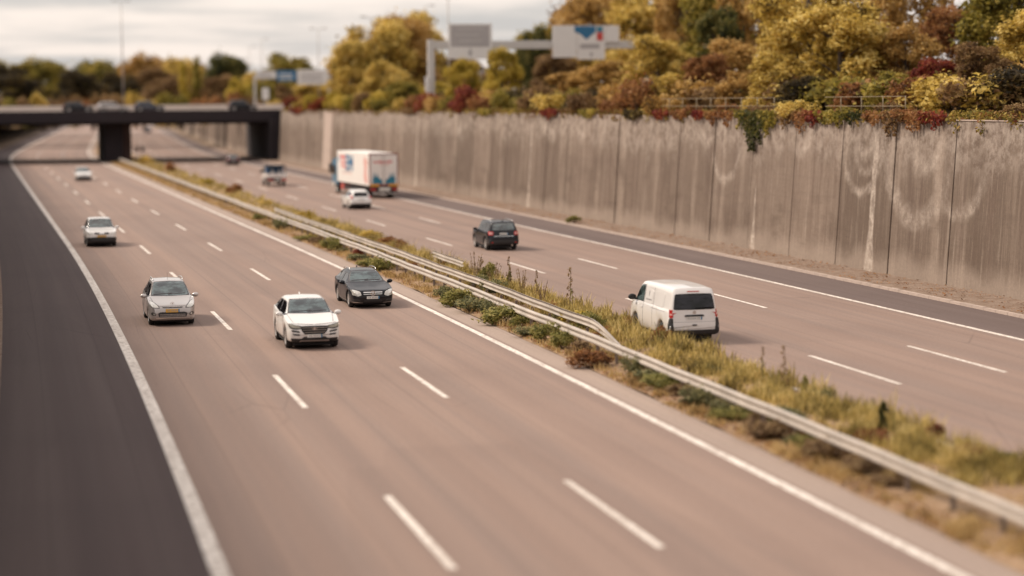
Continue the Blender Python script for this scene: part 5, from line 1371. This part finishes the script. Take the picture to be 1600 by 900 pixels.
# railing on the wall
def railing(label, Y0, Y1):
    root = empty('railing', (float(lat(O_W, (Y0 + Y1) / 2)) + .75, (Y0 + Y1) / 2, 7.5)); tag(root, label, 'railing'); rx, ry, rz = root.location
    for z in (1.02, .56, .10):
        pts = [(float(lat(O_W, y)) + .66 - rx, y - ry, z) for y in np.linspace(Y0, Y1, 8)]
        mb = MB(); mb.tube(pts, [.019] * 8, 6); mb.build('rail', M['railing'], root, smooth=True)
    y = Y0
    while y <= Y1 + .01:
        mb = MB(); mb.tube([(float(lat(O_W, y)) + .66 - rx, y - ry, -.1), (float(lat(O_W, y)) + .66 - rx, y - ry, 1.05)], [.028, .028], 6); mb.build('post', M['railing'], root, smooth=True); y += 2.5
railing('thin yellowed metal railing on the wall top, longer stretch left of the golden tree', yw(1205), yw(1030))
railing('thin yellowed metal railing on the wall top, shorter stretch toward the right edge', yw(1410), yw(1285))

# ------------------------------------------------------------------ median planting
def grass():
    r = np.random.default_rng(5); V = []; 
    def patch(n, fo, fY, h0, h1, seed):
        rr = np.random.default_rng(seed)
        # clumped: tuft centres first
        nt = n // 14; o = fo(rr, nt); Y = fY(rr, nt)
        nz = .5 + .25 * np.sin(Y * .83 + 2.1 * o) + .25 * np.sin(Y * 2.3 - 3.7 * o + 1.0) * np.sin(Y * .31)
        kp = rr.random(nt) < np.clip(-.05 + 1.35 * nz, 0.02, 1); o, Y, nz = o[kp], Y[kp], nz[kp]; nt = len(o)
        hs = rr.uniform(h0, h1, nt) * (.35 + .85 * nz) * np.where(rr.random(nt) < .05, 1.5, 1.0)
        for k in range(14):
            oo = o + rr.normal(0, .10, nt); yy = Y + rr.normal(0, .13, nt)
            x = lat(oo, yy); h = hs * rr.uniform(.5, 1.1, nt); a = rr.random(nt) * 6.28; lean = rr.uniform(.05, .55, nt) * h; w_ = .010 + .012 * rr.random(nt)
            ca, sa = np.cos(a), np.sin(a); b = rr.random(nt) * 3.14
            p0 = np.stack([x - w_ * np.cos(b), yy - w_ * np.sin(b), np.full(nt, .04)], 1); p1 = np.stack([x + w_ * np.cos(b), yy + w_ * np.sin(b), np.full(nt, .04)], 1)
            mid = np.stack([x + .3 * lean * ca, yy + .3 * lean * sa, .05 + h * .6], 1); tip = np.stack([x + lean * ca, yy + lean * sa, .05 + h], 1)
            m0 = mid - np.stack([w_ * .8 * np.cos(b), w_ * .8 * np.sin(b), 0 * w_], 1); m1 = mid + np.stack([w_ * .8 * np.cos(b), w_ * .8 * np.sin(b), 0 * w_], 1)
            V.append(np.stack([p0, p1, m1, m0], 1)); V.append(np.stack([m0, m1, tip + np.stack([w_ * .2, 0 * w_, 0 * w_], 1), tip], 1))
    U = lambda a, b: (lambda rr, n: rr.uniform(a, b, n))
    def nearY(a, b): return lambda rr, n: a + (b - a) * rr.random(n) ** 1.25
    patch(30000, U(18.3, 20.75), nearY(40, 78), .26, .70, 1)
    patch(16000, U(17.2, 20.2), nearY(40, 80), .10, .32, 2)
    patch(24000, U(18.6, 20.75), nearY(72, 150), .35, .72, 3)
    patch(10000, U(17.0, 18.8), nearY(66, 150), .15, .42, 4)
    patch(24000, U(17.2, 20.6), nearY(130, 300), .35, .70, 5)
    v = np.concatenate(V).reshape(-1, 3); f = np.arange(len(v)).reshape(-1, 4)
    me = np_mesh('median_grass', v, f, LEAF['grass']); o = bpy.data.objects.new('median_grass', me); COL.objects.link(o); tag(o, kind='stuff')
    patch(7000, U(16.5, 18.2), nearY(55, 105), .25, .75, 8); patch(2600, U(20.6, 21.3), nearY(40, 150), .10, .38, 9); patch(2500, U(18.0, 20.6), nearY(40, 120), .55, 1.0, 10)
    V.clear(); patch(64000, U(16.1, 17.5), nearY(34, 300), .08, .30, 6); patch(9000, U(17.2, 19.5), nearY(34, 80), .08, .26, 7)
    v = np.concatenate(V).reshape(-1, 3); f = np.arange(len(v)).reshape(-1, 4)
    o = bpy.data.objects.new('dry_verge_grass', np_mesh('dry_verge_grass', v, f, LEAF['drygrass'])); COL.objects.link(o); tag(o, kind='stuff')
LEAF['grass'] = leaf_mat('dry_and_green_grass', [(.08, .055, .022), (.22, .165, .05), (.38, .29, .09), (.60, .45, .15), (.74, .58, .26)], .35, .7)
LEAF['drygrass'] = leaf_mat('orange_dry_grass', [(.14, .085, .035), (.38, .24, .095), (.55, .38, .16), (.64, .48, .24)], .3, .6)
grass()
# fallen leaves and crumbs
def litter():
    r = np.random.default_rng(9); n = 9000
    o = np.where(r.random(n) < .55, r.uniform(O_K + .1, O_W - .05, n), r.uniform(16.05, 17.0, n)); Y = 36 + 130 * r.random(n) ** 1.3
    keep = (o < 20) | (np.sin(Y * .8) + np.sin(Y * 2.1 + o * 3) > -.2); o, Y = o[keep], Y[keep]; n = len(o)
    z = np.where(o > 20, .125 + .03 * (o - O_K), .06) + .02 * r.random(n)
    p = np.stack([lat(o, Y), Y, z + .02], 1); s = (.03 + .05 * r.random(n))[:, None]; a = r.random(n) * 6.28
    t = np.stack([np.cos(a), np.sin(a), r.normal(0, .25, n)], 1); b = np.stack([-np.sin(a), np.cos(a), r.normal(0, .25, n)], 1)
    v = np.stack([p - t * s, p + b * s * .6, p + t * s, p - b * s * .6], 1).reshape(-1, 3)
    ob = bpy.data.objects.new('fallen_leaves', np_mesh('fallen_leaves', v, np.arange(4 * n).reshape(-1, 4), LEAF['rust'])); COL.objects.link(ob); tag(ob, kind='stuff')
litter()

# low green bushes under and between the rails
bs = []
def ground_px(px, py):
    d = FWD * F_PX + CRT * (px - 800) + CDN * (py - 450); t = -CAM_H / d[2]; return CAMP + d * t
for (px_, py_, wd, hh, colour) in [
    (405, 345, .8, .5, 'weed'), (440, 360, .8, .5, 'sage'), (478, 376, .7, .45, 'weed'), (520, 392, .8, .5, 'weed'), (560, 408, .8, .5, 'sage'), (600, 425, .7, .5, 'weed'), (575, 418, .7, .5, 'weed'),
    (695, 470, .75, .50, 'sage'), (715, 478, .7, .50, 'weed'), (735, 488, .8, .55, 'sage'), (760, 497, .7, .5, 'sage'), (785, 506, .8, .5, 'weed'), (812, 514, .7, .5, 'weed'), (838, 526, .7, .5, 'sage'), (862, 537, .8, .6, 'weed'), (880, 548, .7, .5, 'weed'),
    (750, 452, .7, .55, 'sage'), (768, 462, .6, .5, 'sage'), (880, 506, .6, .5, 'sage'), (905, 512, .75, .6, 'yellow'), (925, 520, .7, .55, 'weed'), (855, 492, .6, .4, 'rust'), (800, 472, .6, .4, 'rust'), (948, 535, .6, .4, 'rust'), (925, 575, .7, .4, 'rust'),
    (990, 590, .6, .45, 'sage'), (1015, 602, .7, .5, 'sage'), (1040, 612, .7, .5, 'weed'), (1062, 622, .5, .4, 'dry'), (1102, 640, .7, .5, 'sage'), (1125, 652, .7, .45, 'sage'), (1150, 660, .6, .45, 'weed'), (1180, 672, .6, .4, 'dry'), (1215, 690, .6, .4, 'dry'), (1262, 708, .6, .4, 'weed'), (1300, 722, .6, .4, 'dry'), (1350, 745, .6, .4, 'dry'), (1400, 765, .6, .4, 'dry'),
    (1000, 545, .6, .4, 'dry'), (1035, 540, .6, .4, 'rust'), (818, 440, .55, .62, 'weed'), (345, 290, .9, 1.1, 'yellow'), (300, 270, 1.2, .9, 'rust'), (258, 258, 1.2, .9, 'gold'), (380, 305, 1.0, .7, 'rust'), (430, 322, 1.0, .7, 'gold'), (480, 345, .9, .7, 'gold'), (585, 376, .7, .6, 'gold'), (620, 388, .7, .5, 'rust')]:
    p = ground_px(px_, py_)
    o = plant('low_bush', 'bush', colour, (min(float(p[0]), float(curve(p[1])) + 20.1), float(p[1]), .03), wd * .78 * random.uniform(.55, 1.25), hh * .72 * random.uniform(.6, 1.35), random.random() * 6.28, 'bush', 'low bushes in the median', 'stems', 'foliage'); o['_px'] = px_; bs.append(o)
rb = random.Random(17)
for k in range(34):
    Yb = 42 + 95 * rb.random() ** 1.2; ob = rb.uniform(17.4, 20.5) if k % 3 else rb.uniform(16.5, 17.6)
    o = plant('low_bush', 'bush', rb.choice(['rust', 'dry', 'weed', 'sage', 'brown', 'yellow', 'dry', 'red']), (float(lat(ob, Yb)), Yb, .03), rb.uniform(.2, .5), rb.uniform(.14, .36), rb.random() * 6.28, 'bush', 'low bushes in the median', 'stems', 'foliage')
    d_ = np.array([float(lat(ob, Yb)), Yb, .2]) - CAMP; o['_px'] = float(800 + F_PX * d_.dot(CRT) / d_.dot(FWD)); bs.append(o)
label_set(bs, lambda l, i, n: '%s low bush in the median strip, %s' % (l, ('the only such one' if n == 1 else '%s such counted from the bridge' % ORD[i])))

# tall single weeds
def weed_proto(seed, kind):
    r = np.random.default_rng(seed); st = MB(); cl = []
    if kind == 'spire':      # one straight stem with leaves up to the tip
        st.tube([(0, 0, 0), (.02, .01, .5), (.05, .03, 1.0)], [.012, .009, .004], 5)
        for k in range(26): z = .12 + .88 * k / 26; a = r.random() * 6.28; d = .10 * (1.1 - z); cl.append((.05 * z + d * math.cos(a), d * math.sin(a), z, .03, .03, .035))
        lf = (190, .022)
    elif kind == 'brush':    # several dry stalks with seed heads
        for k in range(9):
            a = r.random() * 6.28; l = r.uniform(.10, .32); h = r.uniform(.6, 1.0); st.tube([(0, 0, 0), (l * .4 * math.cos(a), l * .4 * math.sin(a), h * .5), (l * math.cos(a), l * math.sin(a), h)], [.010, .008, .004], 5)
            for q in range(5): f = .5 + .5 * q / 4; cl.append((l * f * math.cos(a), l * f * math.sin(a), h * f, .03, .03, .05))
        lf = (420, .022)
    else:                    # leafy cone
        st.tube([(0, 0, 0), (.01, .01, .9)], [.014, .004], 5)
        for k in range(24): z = .06 + .9 * k / 24; a = r.random() * 6.28; d = .20 * (1.05 - z); cl.append((d * math.cos(a), d * math.sin(a), z, .07, .07, .06))
        lf = (700, .045)
    v, f = leaves(cl, lf[0], lf[1], .2, seed=seed)
    t = link_mesh('stem', st.v, st.f, M['bark']); tm = t.data; tm.materials.clear(); tm.materials.append(M['stalk']); bpy.data.objects.remove(t)
    return np_mesh('foliage', v, f, LEAF['dry']), tm
M['stalk'] = simple('dry_stalk', (.20, .14, .075), .85, var=.3, scale=8)
for k, sds in (('spire', (31, 32)), ('brush', (33, 34)), ('cone', (35,))): PROT[k] = [weed_proto(s, k) for s in sds]
ws = []
for (px_, py_, hpx, kind, colour) in [(775, 440, 42, 'brush', 'dry'), (788, 438, 30, 'spire', 'dry'), (968, 487, 58, 'spire', 'dry'), (905, 462, 30, 'brush', 'dry'), (855, 452, 30, 'brush', 'dry'), (875, 455, 42, 'spire', 'dry'), (990, 495, 30, 'spire', 'weed'), (830, 455, 26, 'cone', 'weed'),
    (940, 478, 26, 'brush', 'dry'), (925, 470, 34, 'spire', 'dry'), (1005, 520, 30, 'brush', 'rust'), (1082, 545, 34, 'brush', 'weed'), (1130, 560, 26, 'spire', 'weed'), (1192, 600, 56, 'spire', 'dry'), (1216, 604, 36, 'spire', 'weed'), (1234, 612, 70, 'spire', 'dry'), (1250, 615, 36, 'brush', 'weed'), (1272, 628, 34, 'spire', 'weed'), (1290, 632, 40, 'cone', 'weed'), (1303, 640, 28, 'spire', 'dry'),
    (1322, 648, 34, 'spire', 'weed'), (1362, 668, 44, 'spire', 'weed'), (1380, 682, 54, 'cone', 'green'), (1396, 684, 42, 'spire', 'weed'), (1418, 694, 30, 'brush', 'weed'), (1440, 705, 44, 'spire', 'weed'), (1456, 712, 56, 'spire', 'dry'), (1475, 720, 46, 'spire', 'weed'), (1160, 578, 30, 'spire', 'dry'), (655, 398, 18, 'brush', 'dry'), (728, 425, 20, 'spire', 'dry'), (520, 350, 16, 'cone', 'yellow')]:
    p = ground_px(px_, py_); Z = float(np.dot(p - CAMP, FWD)); h = hpx / F_PX * Z
    o_ = p[0] - float(curve(p[1]))
    if o_ > 20.2: q_ = 20.2 - .9 * random.random(); h += (o_ - q_) * .16; p = np.array([q_ + float(curve(p[1])), p[1], 0.0])
    me, tm = PROT[kind][random.randrange(len(PROT[kind]))]
    root = empty('tall_weed', (float(p[0]), float(p[1]), .05), random.random() * 6.28); w_ = h * (.9 if kind != 'spire' else 1.0); root.scale = (w_, w_, h); tag(root, None, 'weed', 'tall weeds in the median')
    c = bpy.data.objects.new('foliage', me); COL.objects.link(c); c.parent = root; c.material_slots[0].link = 'OBJECT'; c.material_slots[0].material = LEAF[colour]
    t = bpy.data.objects.new('stem', tm); COL.objects.link(t); t.parent = root
    root['_look'] = colour; root['_px'] = px_; root['_k'] = kind; ws.append(root)
KW = {'spire': 'single-stemmed', 'brush': 'bushy-headed', 'cone': 'leafy cone-shaped'}
for kind in KW:
    sub = [o for o in ws if o.get('_k') == kind]
    for o in sub: del o['_k']
    label_set(sub, lambda l, i, n: 'tall %s %s weed in the median, %s' % (KW[kind], l, ('the only such one' if n == 1 else '%s such from the left' % ORD[i])))
# weed at the kerb by the wall
p = ground_px(897, 351); o = plant('low_bush', 'bush', 'weed', (float(p[0]), float(p[1]), .12), .42, .30, 1.0, 'bush', None, 'stems', 'foliage'); del o['_look']; del o['_px']; o['label'] = 'small green tuft growing at the kerb in front of the wall'

# ------------------------------------------------------------------ gantries and lamps
def facing(p): return math.atan2(-p[0], p[1])      # turn so that local -y looks back along the road
def gantry_main():
    Y = 203.0; base = at(672, 170, Y); root = empty('sign_gantry', (float(base[0]), Y, 7.4)); tag(root, 'grey steel gantry carrying two white sign boards behind the wall', 'sign gantry'); rx, rz = root.location[0], 7.4
    def L(px, py): q = at(px, py, Y); return float(q[0]) - rx, float(q[2]) - rz
    x0, zt = L(668, 62); x1, _ = L(678, 62)
    mb = MB(); mb.box(x0, x1, -.3, .3, -.3, zt, .04); mb.build('post', M['gantry'], root)
    xa, z1 = L(678, 64); xb, z0 = L(985, 76); mb = MB(); mb.box(x1 - .02, xb + 4, -.25, .25, z0, z1, .03); mb.build('beam', M['gantry'], root)
    mb = MB(); mb.box(xb + 3.6, xb + 4.2, -.3, .3, -.3, z1 + .0, .04); mb.build('post', M['gantry'], root)
    mb = MB(); q0, q1 = L(663, 120), L(671, 145); mb.box(q0[0], q1[0], -.5, -.31, q1[1], q0[1], .03); mb.build('control_box', M['signwhite'], root)
    def board(xl, xr, yt, yb):
        a, b = L(xl, yt), L(xr, yb); mb = MB(); mb.box(a[0], b[0], -.40, -.28, b[1], a[1], .015); return a[0], b[0], b[1], a[1], mb
    xl, xr, zb, zt_, mb = board(699, 768, 37, 92); bo = mb.build('sign_board', M['signwhite'], root)
    W, H = xr - xl, zt_ - zb
    mb = MB(); mb.box(xl + .06 * W, xr - .06 * W, -.412, -.402, zb + .34 * H, zt_ - .05 * H); pf = mb.build('sign_field', M['signgrey'], bo)
    mb = MB()
    for k, (u0, u1) in enumerate(((.2, .8), (.15, .7), (.25, .78))): mb.box(xl + u0 * W, xl + u1 * W, -.420, -.413, zt_ - (.18 + .17 * k) * H, zt_ - (.11 + .17 * k) * H)
    mb.build('sign_lettering', M['signpale'], pf)
    mb = MB(); cx = (xl + xr) / 2; mb.prism([(cx - .28, zb + .22 * H), (cx + .28, zb + .22 * H), (cx, zb + .05 * H)], 'xz', -.412, -.402); mb.box(cx - .07, cx + .07, -.412, -.402, zb + .2201 * H, zb + .31 * H); mb.build('sign_arrow', M['signgrey'], bo)
    xl, xr, zb, zt_, mb = board(862, 900, 40, 90); mb.build('sign_board', M['signwhite'], root)
    xl, xr, zb, zt_, mb = board(900.5, 944, 40, 93); bo = mb.build('sign_board', M['signwhite'], root); W, H = xr - xl, zt_ - zb
    mb = MB(); mb.prism([(xl - .3, zt_ - .02 * H), (xl - .3, zt_ - .18 * H), (xl + .12 * W, zt_ - .26 * H), (xl + .33 * W, zt_ - .42 * H), (xl + .55 * W, zt_ - .26 * H), (xl + .66 * W, zt_ - .2 * H), (xl + .66 * W, zt_ - .02 * H)], 'xz', -.415, -.402); mb.build('sign_symbol', M['signblue'], bo)
    mb = MB(); mb.box(xl + .70 * W, xl + .92 * W, -.415, -.402, zt_ - .44 * H, zt_ - .20 * H); mb.build('sign_symbol', M['signred'], bo)
    mb = MB(); mb.box(xl + .70 * W, xl + .92 * W, -.415, -.402, zt_ - .19 * H, zt_ - .03 * H); mb.build('sign_symbol', M['tealblue'], bo)
    mb = MB(); mb.box(xl + .1 * W, xl + .8 * W, -.412, -.402, zb + .32 * H, zb + .46 * H); mb.build('sign_lettering', M['signgrey'], bo)
    mb = MB(); cx = xl + .5 * W; mb.prism([(cx - .22, zb + .2 * H), (cx + .22, zb + .2 * H), (cx, zb + .06 * H)], 'xz', -.412, -.402); mb.build('sign_arrow', M['signgrey'], bo)
    xl, xr, zb, zt_, mb = board(944.5, 966, 40, 66); mb.build('sign_board', M['signwhite'], root)
gantry_main()
def gantry_far():
    Y = 345.0; base = at(455, 165, Y); root = empty('sign_gantry', (float(base[0]), Y, 7.4)); tag(root, 'distant gantry with one blue board between pale boards above the bridge end', 'sign gantry'); rx, rz = root.location[0], 7.4
    def L(px, py): q = at(px, py, Y); return float(q[0]) - rx, float(q[2]) - rz
    for (a, b, yt, yb, mt) in ((400, 431, 111, 123, 'signwhite'), (432, 463, 110, 127, 'signblue'), (464, 513, 109, 132, 'signwhite')):
        p, q = L(a, yt), L(b, yb); mb = MB(); mb.box(p[0], q[0], -.3, -.15, q[1], p[1], .02); bo = mb.build('sign_board', M[mt], root)
        mb = MB(); w_ = q[0] - p[0]; h_ = p[1] - q[1]
        for k in range(2): mb.box(p[0] + .12 * w_, p[0] + .8 * w_, -.312, -.302, q[1] + (.25 + .3 * k) * h_, q[1] + (.38 + .3 * k) * h_)
        mb.build('sign_lettering', M['signgrey'] if mt == 'signwhite' else M['signwhite'], bo)
    p, q = L(396, 117), L(517, 121); mb = MB(); mb.box(p[0], q[0], -.14, .2, q[1], p[1]); mb.build('beam', M['gantry'], root)
    for x in (398, 514): p = L(x, 117); mb = MB(); mb.box(p[0] - .2, p[0] + .2, -.13, .25, -.4, p[1] - .01); mb.build('post', M['gantry'], root)
gantry_far()

def lamp(px, ytop, Y, label, heads=2, white=False):
    p = at(px, ytop, Y); H = float(p[2]) - 7.4
    root = empty('street_lamp', (float(p[0]), Y, 7.4)); tag(root, label, 'street lamp', 'street lamps')
    mb = MB(); mb.tube([(0, 0, -.4), (0, 0, H * .5), (0, 0, H)], [.13, .10, .06], 8); mb.build('pole', M['lamp'], root, smooth=True)
    for sd in ((1, -1) if heads == 2 else (1,)):
        mb = MB(); mb.tube([(0, 0, H - .05), (sd * .5, 0, H + .12), (sd * .75, 0, H + .14)], [.04, .035, .03], 6)
        a, b = sorted((sd * .7, sd * 1.45)); mb.box(a, b, -.17, .17, H + .08, H + .24, .05); mb.build('lamp_head', M['lamp'], root)
    return root
lamp(189, 3, 338, 'tallest street lamp, rising over the silver car on the bridge')
lamp(497, 46, 350, 'street lamp standing above the distant blue gantry board')
lamp(408, 62, 420, 'small far street lamp, right one of the pair above the bridge', 1)
lamp(389, 74, 470, 'smallest far street lamp, left one of the pair above the bridge', 1)
lamp(580, 28, 275, 'street lamp in front of the big rounded golden tree')
lamp(700, -2, 240, 'street lamp rising out of frame behind the left white sign board')
lamp(664, 10, 300, 'thin street lamp behind the gantry post', 1)
# cabinet and little posts
q = at(415, 150, 335); mb = MB(); mb.box(-.55, .55, -.2, .2, 0, 1.9, .04); mb.box(-.06, .06, -.05, .05, -1.3, 0); o = mb.build('road_sign', M['signwhite']); o.location = (float(q[0]), 335, float(q[2]) - .6); tag(o, 'small white roadside sign at the right end of the bridge', 'sign')
for px_, nm in ((214, 'left'), (223, 'right')):
    q = ground_px(px_, 246); mb = MB(); mb.box(-.05, .05, -.05, .05, 0, 1.2, .01); mb.box(-.28, .28, -.07, -.052, 1.0, 1.7, .008); o = mb.build('marker_post', M['ink']); o.location = (float(q[0]), float(q[1]), .02); tag(o, 'small dark marker post in the median under the bridge, %s one of two' % nm, 'marker post')
